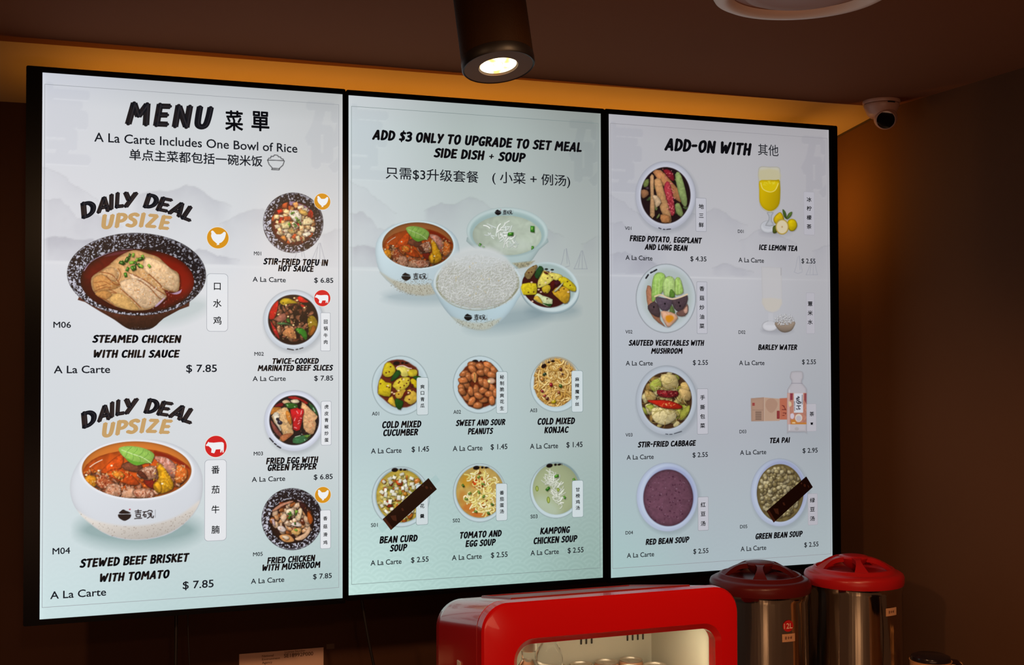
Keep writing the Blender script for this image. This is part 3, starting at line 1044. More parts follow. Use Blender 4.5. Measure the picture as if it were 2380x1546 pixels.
# large pale characters of the shop's name in the upper corners
def wmark(ch, px, py, size):
    if 'glyphs' not in globals():
        return
    V2, Fc = glyphs(ch, .028)
    V2 = V2 - (V2.min(0) + V2.max(0)) / 2
    sc_ = size / np.ptp(V2[:, 1])
    q = uv_of([(px, py)], 0)[0]
    for k in range(3):
        x0, x1, z0, z1 = PANELS[k][:4]
        S_ = V2 * sc_ / 1022
        A = plane_to_sheet(x0 + q[0] * (x1 - x0) + S_[:, 0], z1 - q[1] * (z1 - z0) + S_[:, 1])
        A = np.stack(A, 1)
        M_ = np.zeros((HH, WW), bool)
        for f in Fc:
            Pf = A[list(f)]
            w = win(Pf[:, 0].min(), Pf[:, 1].min(), Pf[:, 0].max(), Pf[:, 1].max(), 1)
            M_[w[1]:w[3], w[0]:w[2]] |= sd_poly(XX[w[1]:w[3], w[0]:w[2]], YY[w[1]:w[3], w[0]:w[2]], [tuple(p_) for p_ in Pf]) < .4
        M_ &= (OWN == k) & (UU > .012) & (UU < .985)
        F_ = M_.astype(np.float32)
        F_[1:-1, 1:-1] = (F_[1:-1, 1:-1] + F_[:-2, 1:-1] + F_[2:, 1:-1] + F_[1:-1, :-2] + F_[1:-1, 2:]) / 5
        E_ = np.zeros_like(F_)
        E_[2:] = np.clip(F_[:-2] - F_[2:], 0, 1)
        CV[...] = CV - F_[..., None] * np.float32([.022, .021, .016]) + E_[..., None] * .02
# (helpers used above are defined just below)


def win(x0, y0, x1, y1, pad=2):
    x0, x1 = max(0, int(x0 - pad)), min(WW, int(x1 + pad + 1))
    y0, y1 = max(0, int(y0 - pad)), min(HH, int(y1 + pad + 1))
    return x0, y0, x1, y1


def sd_ell(X, Y, e):
    cx_, cy_, rx, ry = e[:4]
    r = e[4] if len(e) > 4 else 0
    c, s = math.cos(r), math.sin(r)
    dx, dy = X - cx_, Y - cy_
    u, v = (dx * c + dy * s) / rx, (-dx * s + dy * c) / ry
    q = np.sqrt(u * u + v * v) + 1e-6
    g = np.sqrt((u / rx) ** 2 + (v / ry) ** 2) / q + 1e-6
    return (q - 1) / g


def sd_poly(X, Y, P):
    d = np.full(X.shape, 1e9, np.float32)
    s = np.ones(X.shape, np.float32)
    n = len(P)
    for i in range(n):
        ax_, ay_ = P[i]
        bx_, by_ = P[i - 1]
        ex, ey = bx_ - ax_, by_ - ay_
        wx, wy = X - ax_, Y - ay_
        t = np.clip((wx * ex + wy * ey) / (ex * ex + ey * ey + 1e-9), 0, 1)
        d = np.minimum(d, (wx - ex * t) ** 2 + (wy - ey * t) ** 2)
        c1, c2, c3 = Y >= ay_, Y < by_, ex * wy > ey * wx
        fl = (c1 & c2 & c3) | (~c1 & ~c2 & ~c3)
        s = np.where(fl, -s, s)
    return s * np.sqrt(d)


def paint(X0, Y0, X1, Y1, d, col, soft=.9, alpha=1.0, clip=None, grad=None, noise=0, nk=1, edge=None):
    X, Y = XX[Y0:Y1, X0:X1], YY[Y0:Y1, X0:X1]
    a = np.clip(.5 - d / soft, 0, 1) * alpha
    if clip is not None:
        for e in (clip if isinstance(clip, list) else [clip]):
            a = a * np.clip(.5 - sd_ell(X, Y, e), 0, 1)
    c = np.empty(X.shape + (3,), np.float32)
    c[:] = np.float32(col) / 255
    if grad:
        gx, gy, amt, cx_, cy_, sz = grad
        c *= (1 + amt * np.clip(((X - cx_) * gx + (Y - cy_) * gy) / sz, -1, 1))[..., None]
    if noise:
        c *= (1 + noise * 2 * (NZ[nk][Y0:Y1, X0:X1] - .5))[..., None]
    if edge:
        dk, w = edge
        c *= (1 - (1 - dk) * np.exp(np.minimum(d, 0) / w))[..., None]
    CV[Y0:Y1, X0:X1] = CV[Y0:Y1, X0:X1] * (1 - a[..., None]) + np.clip(c, 0, 1) * a[..., None]


def ell(cx_, cy_, rx, ry, col, rot=0.0, **kw):
    r = max(rx, ry)
    w = win(cx_ - r, cy_ - r, cx_ + r, cy_ + r, 2 + kw.get('soft', 1))
    d = sd_ell(XX[w[1]:w[3], w[0]:w[2]], YY[w[1]:w[3], w[0]:w[2]], (cx_, cy_, rx, ry, rot))
    if 'lit' in kw:
        kw['grad'] = (-.6, -.8, kw.pop('lit'), cx_, cy_, r)
    paint(*w, d, col, **kw)


def poly(P, col, **kw):
    A = np.array(P, float)
    w = win(A[:, 0].min(), A[:, 1].min(), A[:, 0].max(), A[:, 1].max(), 2 + kw.get('soft', 1))
    if w[2] <= w[0] or w[3] <= w[1]:
        return
    d = sd_poly(XX[w[1]:w[3], w[0]:w[2]], YY[w[1]:w[3], w[0]:w[2]], [tuple(p) for p in A])
    if 'lit' in kw:
        c = A.mean(0)
        kw['grad'] = (-.6, -.8, kw.pop('lit'), c[0], c[1], max(3, np.ptp(A[:, 0]), np.ptp(A[:, 1])) / 2)
    paint(*w, d, col, **kw)


def line(P, wd, col, **kw):
    A = np.array(P, float)
    w = win(A[:, 0].min(), A[:, 1].min(), A[:, 0].max(), A[:, 1].max(), 2 + wd)
    X, Y = XX[w[1]:w[3], w[0]:w[2]], YY[w[1]:w[3], w[0]:w[2]]
    if X.size == 0:
        return
    d = np.full(X.shape, 1e9, np.float32)
    for (ax_, ay_), (bx_, by_) in zip(A[:-1], A[1:]):
        ex, ey = bx_ - ax_, by_ - ay_
        t = np.clip(((X - ax_) * ex + (Y - ay_) * ey) / (ex * ex + ey * ey + 1e-9), 0, 1)
        d = np.minimum(d, np.hypot(X - ax_ - ex * t, Y - ay_ - ey * t))
    paint(*w, d - wd / 2, col, **kw)


def smooth(P, n=6, closed=True):
    A = np.array(P, float)
    out = []
    N = len(A)
    rngi = range(N) if closed else range(N - 1)
    for i in rngi:
        p0, p1, p2, p3 = (A[(i - 1) % N], A[i], A[(i + 1) % N], A[(i + 2) % N]) if closed else \
            (A[max(i - 1, 0)], A[i], A[i + 1], A[min(i + 2, N - 1)])
        for k_ in range(n):
            t = k_ / n
            out.append(.5 * (2 * p1 + (p2 - p0) * t + (2 * p0 - 5 * p1 + 4 * p2 - p3) * t * t + (3 * p1 - p0 - 3 * p2 + p3) * t ** 3))
    if not closed:
        out.append(A[-1])
    return out


wmark('壹', 110, 285, 186)
wmark('碗', 796, 316, 186)
BG0 = CV.copy()


def blob(cx_, cy_, rx, ry, rot=0.0, irr=.18, n=8, rg=None, sub=2):
    rg = rg or rng
    c, s = math.cos(rot), math.sin(rot)
    P = []
    for i in range(n):
        a = 2 * math.pi * (i + rg.uniform(-.25, .25)) / n
        q = 1 + rg.uniform(-irr, irr)
        u, v = rx * q * math.cos(a), ry * q * math.sin(a)
        P.append((cx_ + u * c - v * s, cy_ + u * s + v * c))
    return smooth(P, sub) if sub > 1 else P


def quadp(cx_, cy_, w, h, rot, sk=0.0, irr=.12, rg=None):
    rg = rg or rng
    c, s = math.cos(rot), math.sin(rot)
    P = []
    for u, v in ((-1, -1), (0, -1.04), (1, -1), (1.03, 0), (1, 1), (0, 1.04), (-1, 1), (-1.03, 0)):
        u, v = u * w / 2 * (1 + rg.uniform(-irr, irr)) + v * sk, v * h / 2 * (1 + rg.uniform(-irr, irr))
        P.append((cx_ + u * c - v * s, cy_ + u * s + v * c))
    return P


def morsel(P, col, clip=None, lit=.28, noise=.18, edge=(.5, 1.6), hl=None, sh=.55, nk=1):
    A = np.array(P)
    poly(A + (1.2, 1.6), (20, 8, 4), alpha=sh, soft=3, clip=clip)
    poly(A, col, clip=clip, lit=lit, noise=noise, edge=edge, nk=nk)
    if hl:
        c = A.mean(0)
        r = max(1.2, min(np.ptp(A[:, 0]), np.ptp(A[:, 1])) * .16)
        ell(c[0] - r * .9, c[1] - r * 1.1, r * 1.2, r * .7, hl, rot=rng.uniform(-1, 1), alpha=.75, soft=1.6, clip=clip)


def scatter(e, n, jit=.5):
    """n roughly even points inside ellipse e"""
    out = []
    ga = math.pi * (3 - math.sqrt(5))
    for i in range(n):
        r = math.sqrt((i + .5) / n)
        a = i * ga
        x = e[0] + e[2] * r * math.cos(a) + rng.uniform(-jit, jit) * e[2] / math.sqrt(n) * 1.4
        y = e[1] + e[3] * r * math.sin(a) + rng.uniform(-jit, jit) * e[3] / math.sqrt(n) * 1.4
        out.append((x, y))
    rng.shuffle(out)
    return [tuple(p) for p in out]


def pile(e, n, pal, sx, sy, kind='blob', clip=None, ang=None, hl=None, edge=(.5, 1.6), noise=.2, lit=.3, irr=.2, sh=.5, jit=.5):
    cum = np.cumsum([p[1] for p in pal])
    for x, y in scatter(e, n, jit):
        c = np.array(pal[int(np.searchsorted(cum, rng.random() * cum[-1]))][0], float) * rng.uniform(.88, 1.1)
        a = rng.uniform(0, math.pi) if ang is None else ang + rng.uniform(-.4, .4)
        w, h_ = rng.uniform(*sx), rng.uniform(*sy)
        P = blob(x, y, w, h_, a, irr, 7) if kind == 'blob' else quadp(x, y, w * 2, h_ * 2, a)
        morsel(P, c, clip=clip if clip is not None else e, edge=edge, noise=noise, lit=lit, hl=hl if (hl and rng.random() < .6) else None, sh=sh)


def flecks(e, n, cols, r, clip=None, alpha=.9, asp=2.0):
    for x, y in scatter(e, n, 1.0):
        c = cols[rng.integers(len(cols))]
        ell(x, y, r * rng.uniform(.6, 1.3), r * rng.uniform(.6, 1.3) / asp, c, rot=rng.uniform(0, 3), alpha=alpha, soft=1.1, clip=clip if clip is not None else e)


def strands(e, n, cols, wd, ln, clip=None, dark=(60, 40, 12), curv=1.0, alpha=1.0):
    for x, y in scatter(e, n, 1.0):
        a = rng.uniform(0, 2 * math.pi)
        k_ = rng.uniform(-curv, curv) / ln * 2.2
        P = []
        px, py = x, y
        for _ in range(9):
            P.append((px, py))
            px += math.cos(a) * ln / 8
            py += math.sin(a) * ln / 8
            a += k_ * ln / 8
        c = np.array(cols[rng.integers(len(cols))], float) * rng.uniform(.9, 1.08)
        cl = clip if clip is not None else e
        line([(p[0] + .6, p[1] + .8) for p in P], wd + 1.2, dark, alpha=.45 * alpha, clip=cl, soft=1.4)
        line(P, wd, c, clip=cl, alpha=alpha, soft=1.1)
        line([(p[0] - .3, p[1] - .4) for p in P], wd * .35, np.minimum(c * 1.18, 255), clip=cl, alpha=.7 * alpha, soft=1.2)


def onion(x, y, r=2.6, rot=None, clip=None, cols=((40, 110, 20), (120, 175, 50), (25, 75, 18))):
    rot = rng.uniform(0, 3) if rot is None else rot
    c = cols[rng.integers(len(cols))]
    morsel(quadp(x, y, r * 2.1, r * 1.3, rot), c, clip=clip, sh=.4, edge=(.6, .8))
    ell(x - r * .2, y - r * .2, r * .5, r * .25, (190, 215, 120), rot=rot, alpha=.6, clip=clip)


def speckled(e, inner=None, light=1.0, body=(18, 17, 23)):
    """dark bowl glazed with white specks"""
    w = win(e[0] - e[2], e[1] - e[3], e[0] + e[2], e[1] + e[3], 3)
    X, Y = XX[w[1]:w[3], w[0]:w[2]], YY[w[1]:w[3], w[0]:w[2]]
    d = sd_ell(X, Y, e)
    n_ = NZ[0][w[1]:w[3], w[0]:w[2]] * .72 + NZ[1][w[1]:w[3], w[0]:w[2]] * .28
    side = ((X - e[0]) / e[2] * -.55 + (Y - e[1]) / e[3] * .45)
    thr = .535 - .06 * side * light
    s = np.clip((n_ - thr) / .11, 0, 1)
    # drawn strokes of light on the rim
    rim = np.exp(-((d + 2.2) / 1.6) ** 2) * .55
    s = np.clip(s + rim * (NZ[1][w[1]:w[3], w[0]:w[2]] > .42), 0, 1)
    c = np.float32(body) / 255 * (1 - s[..., None]) + np.float32([192, 192, 206]) / 255 * s[..., None] * (.78 + .22 * np.clip(side + .6, 0, 1))[..., None]
    c *= (1 - .5 * np.exp(-((d + .4) / .8) ** 2))[..., None]
    a = np.clip(.5 - d, 0, 1)[..., None]
    CV[w[1]:w[3], w[0]:w[2]] = CV[w[1]:w[3], w[0]:w[2]] * (1 - a) + c * a


def whitebowl(e, inner=None, base=(212, 218, 228), line_=(120, 128, 140), shade=(170, 178, 192), sh=.22):
    ell(e[0] + 3, e[1] + 5, e[2] * 1.03, e[3] * 1.03, (90, 100, 110), alpha=sh, soft=10)
    ell(e[0], e[1], e[2], e[3], base, edge=(.80, 2.2), grad=(.5, -.4, -.05, e[0], e[1], e[2]))
    ell(e[0], e[1], e[2] * .955, e[3] * .955, shade, alpha=.38, soft=5)
    ell(e[0] + 1, e[1] - 1, e[2] * .93, e[3] * .93, base, alpha=.9, soft=5)
    if inner:
        ell(inner[0], inner[1], inner[2] + 3.0, inner[3] + 3.0, np.minimum(np.array(base) * 1.07, 250), soft=3.5, alpha=.85)
        ell(inner[0], inner[1], inner[2] + .9, inner[3] + .9, (60, 50, 50), soft=2.2, alpha=.55)


def logo(x, y, s=1.0, rot=0.0, col=(16, 14, 18), dot=True):
    """the shop's little bowl-of-rice mark with two brush characters beside it"""
    c, sn = math.cos(rot), math.sin(rot)

    def T(P):
        return [(x + (u * c - v * sn) * s, y + (u * sn + v * c) * s) for u, v in P]
    poly(smooth(T([(-15, 0), (-9, -1), (9, -1), (15, 0), (13, 7), (6, 12), (0, 14), (-6, 12), (-13, 7)]), 2), col)
    poly(smooth(T([(-13, -3), (-9, -8), (-3, -12), (3, -9), (9, -7), (14, -3), (0, -2)]), 2), col)
    if dot:
        q = T([(12, -12)])[0]
        ell(q[0], q[1], 1.9 * s, 1.5 * s, (170, 40, 60))
    for st in ([(24, -8), (38, -9)], [(31, -11), (31, -4)], [(25, -4), (37, -5)], [(26, 0), (36, -1)], [(26, 0), (27, 5), (36, 5), (36, -1)], [(23, 9), (39, 8)],
               [(42, -6), (50, -7)], [(46, -6), (42, 2)], [(45, 0), (49, 0), (49, 5), (45, 5), (45, 0)],
               [(52, -7), (56, -10), (62, -9), (63, -6)], [(53, -3), (60, -4), (58, 4), (52, 8)], [(55, 0), (60, 0)], [(61, -3), (61, 6), (65, 7), (66, 3)]):
        line(T(st), 2.1 * s, col, soft=1.0)
    line(T([(70, -11), (70, 6)]), .9 * s, (90, 90, 95), alpha=.7)


def K(ox, oy, s):
    return lambda P: [(ox + x / s, oy + y / s) for x, y in P]


# sailing boats sketched on the water (authored on the middle screen, repeated)
BOATS = [[(1312, 580), (1307, 606), (1303, 617)], [(1316, 578), (1318, 612)], [(1316, 578), (1324, 615)], [(1302, 618), (1312, 622), (1324, 618)],
         [(1351, 583), (1341, 610), (1334, 625)], [(1353, 583), (1353, 625)], [(1354, 583), (1364, 624)], [(1349, 592), (1344, 622)], [(1334, 625), (1365, 625)]]
for st in BOATS:
    q = uv_of(st, 1)
    for k in range(3):
        x0, x1, z0, z1 = PANELS[k][:4]
        A = [plane_to_sheet(x0 + u * (x1 - x0), z1 - v * (z1 - z0)) for u, v in q]
        line([(float(a), float(b)) for a, b in A], 1.0, (120, 124, 140), alpha=.55 if k < 2 else .4, soft=1.3)
# the line-drawn rice bowl in the header
P = K(0, 0, 2.902)
for st in ([(1803, 1080), (1915, 1084)], [(1805, 1082), (1815, 1110), (1838, 1135), (1882, 1138), (1908, 1115), (1918, 1086)],
           [(1836, 1136), (1832, 1144), (1882, 1147), (1886, 1138)], [(1806, 1080), (1812, 1068), (1826, 1066), (1828, 1054), (1844, 1056), (1850, 1046),
                                                                   (1872, 1048), (1878, 1058), (1892, 1060), (1896, 1070), (1910, 1074), (1913, 1084)]):
    line(P(st), 1.5, (30, 32, 36))
# ------------------------------------------------------------------ the dish pictures
PICS = []          # (sheet rectangle, label)


def pic(x0, y0, x1, y1, label):
    PICS.append((x0, y0, x1, y1, label))


# --- large bowl: steamed chicken in chilli sauce
P = K(140, 530, 5.95)
pic(146, 536, 506, 778, 'picture of sliced chicken in red chilli sauce in a speckled black bowl')
ell(410, 725, 75, 26, (120, 150, 145), rot=-.25, alpha=.25, soft=26)
poly(smooth(P([(262, 950), (345, 1025), (560, 1160), (750, 1270), (860, 1350), (960, 1402), (1090, 1412), (1230, 1402), (1330, 1345), (1430, 1250), (1650, 1130), (1790, 1010), (1050, 700)]), 2),
     (66, 32, 22), noise=.22, grad=(.1, 1, -.55, 317, 735, 38), edge=(.7, 3))
poly(smooth(P([(940, 1385), (980, 1400), (1220, 1400), (1260, 1375), (1090, 1390)]), 2), (22, 24, 34), alpha=.8)
flecks((317, 765, 40, 5), 26, [(190, 190, 200)], 1.0, alpha=.6)
speckled((317.3, 637.6, 161.5, 96, .02))
soup = (319, 653, 132, 74.5, .02)
ell(*soup[:4], (96, 10, 4), rot=.02, edge=(.35, 9), noise=.15, nk=2)
ell(398, 640, 62, 40, (150, 26, 8), rot=.5, alpha=.6, soft=30, clip=soup)
ell(215, 690, 46, 28, (50, 4, 2), rot=.6, alpha=.6, soft=22, clip=soup)
line(smooth(P([(330, 590), (420, 470), (600, 370), (800, 305), (1000, 288)]), 5, False), 2.4, (176, 160, 190), alpha=.85, clip=soup)
poly(smooth(P([(600, 400), (740, 340), (930, 315), (880, 350), (720, 385)]), 3), (120, 60, 80), alpha=.55, soft=3, clip=soup)
meat = smooth(P([(1050, 305), (1200, 350), (1350, 400), (1440, 480), (1530, 560), (1640, 640), (1640, 860), (1540, 885), (1440, 860), (1470, 960), (1320, 1080), (1200, 1135),
                 (1000, 1140), (800, 1100), (620, 1010), (500, 920), (440, 840), (430, 690), (540, 600), (660, 520), (790, 410), (930, 330)]), 3)
poly(np.array(meat) + (2, 4), (30, 2, 0), alpha=.7, soft=7, clip=soup)
poly(meat, (206, 158, 104), noise=.16, nk=4, edge=(.62, 3.0), clip=soup, grad=(-.3, -.6, .10, 315, 650, 90))
for q, c in (([(1180, 400), (1400, 470), (1560, 590), (1640, 680), (1620, 850), (1540, 870), (1400, 800), (1250, 660), (1150, 560)], (222, 184, 140)),
             ([(960, 620), (1200, 740), (1330, 830), (1460, 950), (1400, 990), (1180, 850), (1000, 720)], (226, 190, 152)),
             ([(830, 740), (1060, 700), (1250, 830), (1380, 1000), (1300, 1080), (1150, 1110), (1000, 980), (860, 850)], (218, 182, 142)),
             ([(460, 690), (620, 640), (760, 740), (840, 800), (700, 860), (480, 880)], (196, 138, 78)),
             ([(560, 610), (700, 540), (800, 600), (800, 700), (740, 740), (640, 680)], (204, 156, 104)),
             ([(680, 980), (780, 900), (920, 950), (1090, 1120), (980, 1140), (780, 1080)], (216, 168, 100)),
             ([(480, 900), (620, 860), (720, 920), (640, 990), (540, 960)], (198, 138, 74))):
    poly(smooth(P(q), 3), c, noise=.17, nk=1, edge=(.66, 2.0), clip=soup, lit=.14, soft=2)
for q, w_ in (([(950, 620), (1180, 730), (1330, 850), (1470, 930)], 1.8), ([(1080, 720), (1220, 810), (1360, 960), (1440, 990)], 1.5), ([(1230, 640), (1380, 780), (1420, 850), (1560, 880)], 2.0),
              ([(830, 840), (960, 950), (1110, 1100)], 1.8), ([(560, 610), (720, 650), (820, 780), (740, 770), (640, 670)], 1.8), ([(680, 850), (780, 900), (700, 890)], 1.6),
              ([(800, 560), (840, 640), (800, 740)], 1.6), ([(470, 880), (620, 820), (700, 830)], 1.2), ([(540, 960), (640, 1000), (760, 1090)], 1.8), ([(700, 500), (600, 560), (540, 620)], 1.2),
              ([(470, 760), (600, 740), (700, 790)], 1.0), ([(500, 820), (640, 780)], 1.0)):
    line(smooth(P(q), 4, False), w_, (122, 52, 18), alpha=.8, soft=1.8, clip=soup)
for c_, n_, e_ in (((238, 214, 190), 120, (330, 650, 70, 52)), ((176, 92, 30), 46, (350, 665, 66, 44)), ((244, 232, 222), 46, (345, 668, 56, 44))):
    flecks(e_, n_, [c_], 2.0, clip=soup, alpha=.5)
for q in ([(1450, 880), (1540, 905), (1650, 870), (1680, 845), (1660, 900), (1580, 920)], [(1310, 1080), (1380, 1010), (1450, 960), (1400, 1030), (1330, 1090)]):
    poly(smooth(P(q), 3), (196, 170, 205), alpha=.8, clip=soup)
for x, y in [(960, 380), (1010, 375), (1140, 400), (1110, 430), (925, 440), (870, 480), (850, 485), (990, 480), (1040, 490), (1090, 520), (1120, 530), (1030, 550), (1000, 560), (1230, 525), (905, 650), (1060, 440), (930, 570)]:
    q = P([(x, y)])[0]
    onion(q[0], q[1], 5.0 + rng.uniform(-1, 1.6), clip=soup)
flecks((378, 690, 50, 26), 14, [(230, 120, 110), (210, 80, 60)], 1.6, clip=soup, alpha=.5)

# --- large bowl: stewed beef brisket with tomato
def beef(T, k=1.0, soup_=None, dim=1.0):
    """the tomato brisket, authored in the crop frame of the big bowl; T maps to the sheet"""
    def C(c):
        return tuple(np.array(c) * dim)
    s = soup_
    poly(smooth(T([(260, 560), (300, 420), (480, 300), (760, 230), (1100, 200), (1420, 260), (1640, 380), (1740, 480), (1700, 620), (1500, 780), (1100, 870), (700, 840), (400, 720)]), 2),
         C((196, 78, 16)), noise=.15, nk=2, edge=(.75, 5), clip=s)
    poly(smooth(T([(1240, 230), (1450, 290), (1640, 390), (1740, 480), (1600, 420), (1420, 330), (1250, 290)]), 2), C((128, 22, 6)), alpha=.9, soft=4, clip=s)
    for (x, y, w_, h_), n_ in (((620, 700, 330, 120), 46), ((1060, 780, 260, 80), 26), ((1500, 560, 180, 150), 26), ((420, 600, 150, 110), 18), ((1180, 600, 160, 110), 14)):
        c0 = T([(x, y)])[0]
        c1 = T([(x + w_, y + h_)])[0]
        pile((c0[0], c0[1], abs(c1[0] - c0[0]), abs(c1[1] - c0[1])), n_, [(C((186, 120, 88)), 4), (C((150, 74, 40)), 3), (C((214, 160, 128)), 2), (C((214, 96, 28)), 2)],
             (5 * k, 10 * k), (3 * k, 6 * k), clip=s, noise=.4, edge=(.5, 1.5), irr=.3)
    line(smooth(T([(350, 450), (420, 400), (520, 350)]), 4, False), 1.8 * k, C((240, 214, 196)), clip=s)
    for q, c in (([(500, 520), (560, 440), (680, 330), (790, 270), (815, 340), (790, 450), (720, 500), (560, 540)], (226, 84, 18)),
                 ([(260, 620), (340, 560), (440, 600), (440, 700), (380, 730), (290, 680)], (222, 140, 24)),
                 ([(1230, 310), (1380, 310), (1500, 380), (1560, 480), (1540, 600), (1440, 560), (1340, 420)], (196, 130, 110)),
                 ([(1560, 420), (1690, 480), (1690, 600), (1600, 680), (1520, 640), (1540, 500)], (214, 110, 40)),
                 ([(440, 620), (540, 550), (620, 610), (700, 680), (640, 760), (480, 740)], (168, 84, 48)),
                 ([(560, 800), (600, 700), (720, 680), (780, 740), (760, 860), (620, 850)], (196, 140, 108)),
                 ([(780, 860), (840, 760), (960, 740), (1000, 860), (900, 880)], (206, 152, 118)),
                 ([(940, 780), (1080, 740), (1220, 780), (1230, 840), (1080, 880), (980, 860)], (190, 128, 98)),
                 ([(1100, 620), (1240, 610), (1250, 760), (1120, 700)], (134, 24, 12)),
                 ([(790, 420), (900, 370), (1040, 400), (1080, 470), (1000, 520), (880, 500), (810, 470)], (122, 66, 44)),
                 ([(1020, 520), (1090, 460), (1230, 430), (1280, 520), (1260, 600), (1130, 630), (1050, 590)], (178, 124, 96)),
                 ([(1000, 540), (1060, 500), (1150, 600), (1090, 610)], (98, 42, 26)),
                 ([(590, 550), (660, 480), (800, 480), (900, 540), (1030, 660), (1010, 700), (900, 700), (740, 640)], (206, 74, 14)),
                 ([(650, 520), (760, 500), (830, 560), (780, 620), (690, 590)], (222, 130, 36)),
                 ([(1270, 400), (1360, 430), (1440, 560), (1500, 660), (1490, 760), (1320, 820), (1240, 760), (1230, 680), (1300, 600)], (214, 152, 18)),
                 ([(1240, 680), (1320, 640), (1340, 780), (1290, 800), (1250, 740)], (226, 160, 24))):
        morsel(smooth(T(q), 3), C(c), clip=s, noise=.26, edge=(.55, 2.2 * k), lit=.22, nk=1)
    for (x, y, w_, h_), cs, n_ in (((700, 760, 250, 90), [(232, 186, 160), (150, 70, 40), (214, 150, 118)], 46), ((1100, 820, 150, 50), [(240, 196, 170), (140, 60, 36)], 26),
                                  ((1180, 500, 90, 80), [(240, 206, 180), (110, 50, 30)], 22), ((1580, 520, 110, 130), [(244, 190, 130), (230, 90, 30)], 30),
                                  ((780, 560, 160, 60), [(244, 190, 110), (220, 60, 20)], 20), ((1360, 620, 110, 120), [(246, 200, 60), (230, 176, 60)], 18),
                                  ((520, 640, 100, 90), [(240, 190, 150), (130, 40, 20)], 26), ((380, 600, 120, 120), [(240, 190, 120), (230, 150, 60)], 16),
                                  ((1350, 380, 110, 60), [(236, 190, 180), (160, 90, 70)], 20)):
        c0 = T([(x, y)])[0]
        c1 = T([(x + w_, y + h_)])[0]
        flecks((c0[0], c0[1], abs(c1[0] - c0[0]), abs(c1[1] - c0[1])), n_, [C(q) for q in cs], 2.6 * k, clip=s, alpha=.7)
    for x, y in ((1350, 680), (650, 430), (470, 500), (300, 560)):
        q = T([(x, y)])[0]
        ell(q[0], q[1], 2.4 * k, 1.8 * k, C((252, 236, 200)), clip=s)
    leaf = smooth(T([(745, 200), (800, 168), (920, 160), (1060, 180), (1180, 225), (1240, 280), (1220, 350), (1190, 395), (1110, 400), (1000, 430), (900, 385), (840, 330), (780, 270)]), 3)
    morsel(leaf, C((150, 196, 88)), lit=.12, noise=.10, edge=(.82, 2.5 * k), sh=.6)
    poly(smooth(T([(850, 330), (960, 370), (1120, 390), (1000, 425), (900, 385)]), 3), C((90, 160, 40)), alpha=.85, soft=2)
    line(smooth(T([(790, 215), (940, 270), (1080, 320), (1200, 400)]), 4, False), 1.5 * k, C((214, 236, 176)), alpha=.9)
    for a_, b_, c_ in (((860, 240), (900, 200), (930, 175)), ((940, 268), (990, 230), (1010, 190)), ((1020, 296), (1070, 260), (1090, 210)), ((1090, 325), (1140, 290), (1160, 250)),
                       ((870, 250), (850, 290), (845, 310)), ((950, 280), (950, 330), (930, 370)), ((1040, 310), (1050, 360), (1030, 400))):
        line(smooth(T([a_, b_, c_]), 3, False), 1.0 * k, C((84, 140, 50)), alpha=.7)


P = K(150, 1010, 5.946)
pic(126, 1018, 506, 1306, 'picture of beef brisket and tomato stew in a round white bowl')
ell(322, 1232, 140, 40, (70, 110, 108), alpha=.42, soft=38)
body = smooth(P([(75, 760), (120, 520), (300, 260), (600, 110), (1000, 62), (1400, 100), (1700, 240), (1880, 480), (1910, 760), (1840, 1020), (1640, 1250), (1380, 1400), (1000, 1462),
                 (620, 1400), (330, 1210), (140, 1000)]), 3)
poly(body, (212, 217, 224), edge=(.90, 6), grad=(-.4, -.7, .05, 317, 1140, 150))
spk = smooth(P([(100, 1010), (230, 1090), (400, 1180), (700, 1250), (1000, 1262), (1300, 1220), (1600, 1110), (1830, 940), (1880, 920), (1820, 1060), (1640, 1250), (1380, 1400), (1000, 1460),
                (620, 1400), (330, 1210)]), 3)
poly(spk, (206, 198, 188), soft=7, alpha=.85, clip=(317, 1136, 152, 118), grad=(.2, 1, -.14, 317, 1220, 40))
for x, y in scatter((317, 1205, 138, 48), 420, 1.0):
    if sd_poly(np.float32([[x]]), np.float32([[y]]), [tuple(q) for q in spk])[0, 0] < -1.5:
        ell(x, y, rng.uniform(.6, 1.5), rng.uniform(.4, .9), (118, 104, 92), rot=rng.uniform(0, 3), alpha=rng.uniform(.3, .8))
soup2 = (317.7, 1092.4, 127.4, 66.4, .015)
ell(317.7, 1092.4, 133, 71.0, (232, 234, 240), rot=.015, alpha=.9, soft=5)
ell(*soup2[:4], (204, 116, 44), rot=.015, edge=(.72, 5), grad=(0, -1, .08, 317, 1080, 60))
beef(P, 1.15, soup2)
logo(289.5, 1196.5, 1.02)

# --- small round dishes, left screen
def crop_dish(oxy, s):
    return K(oxy[0], oxy[1], s)


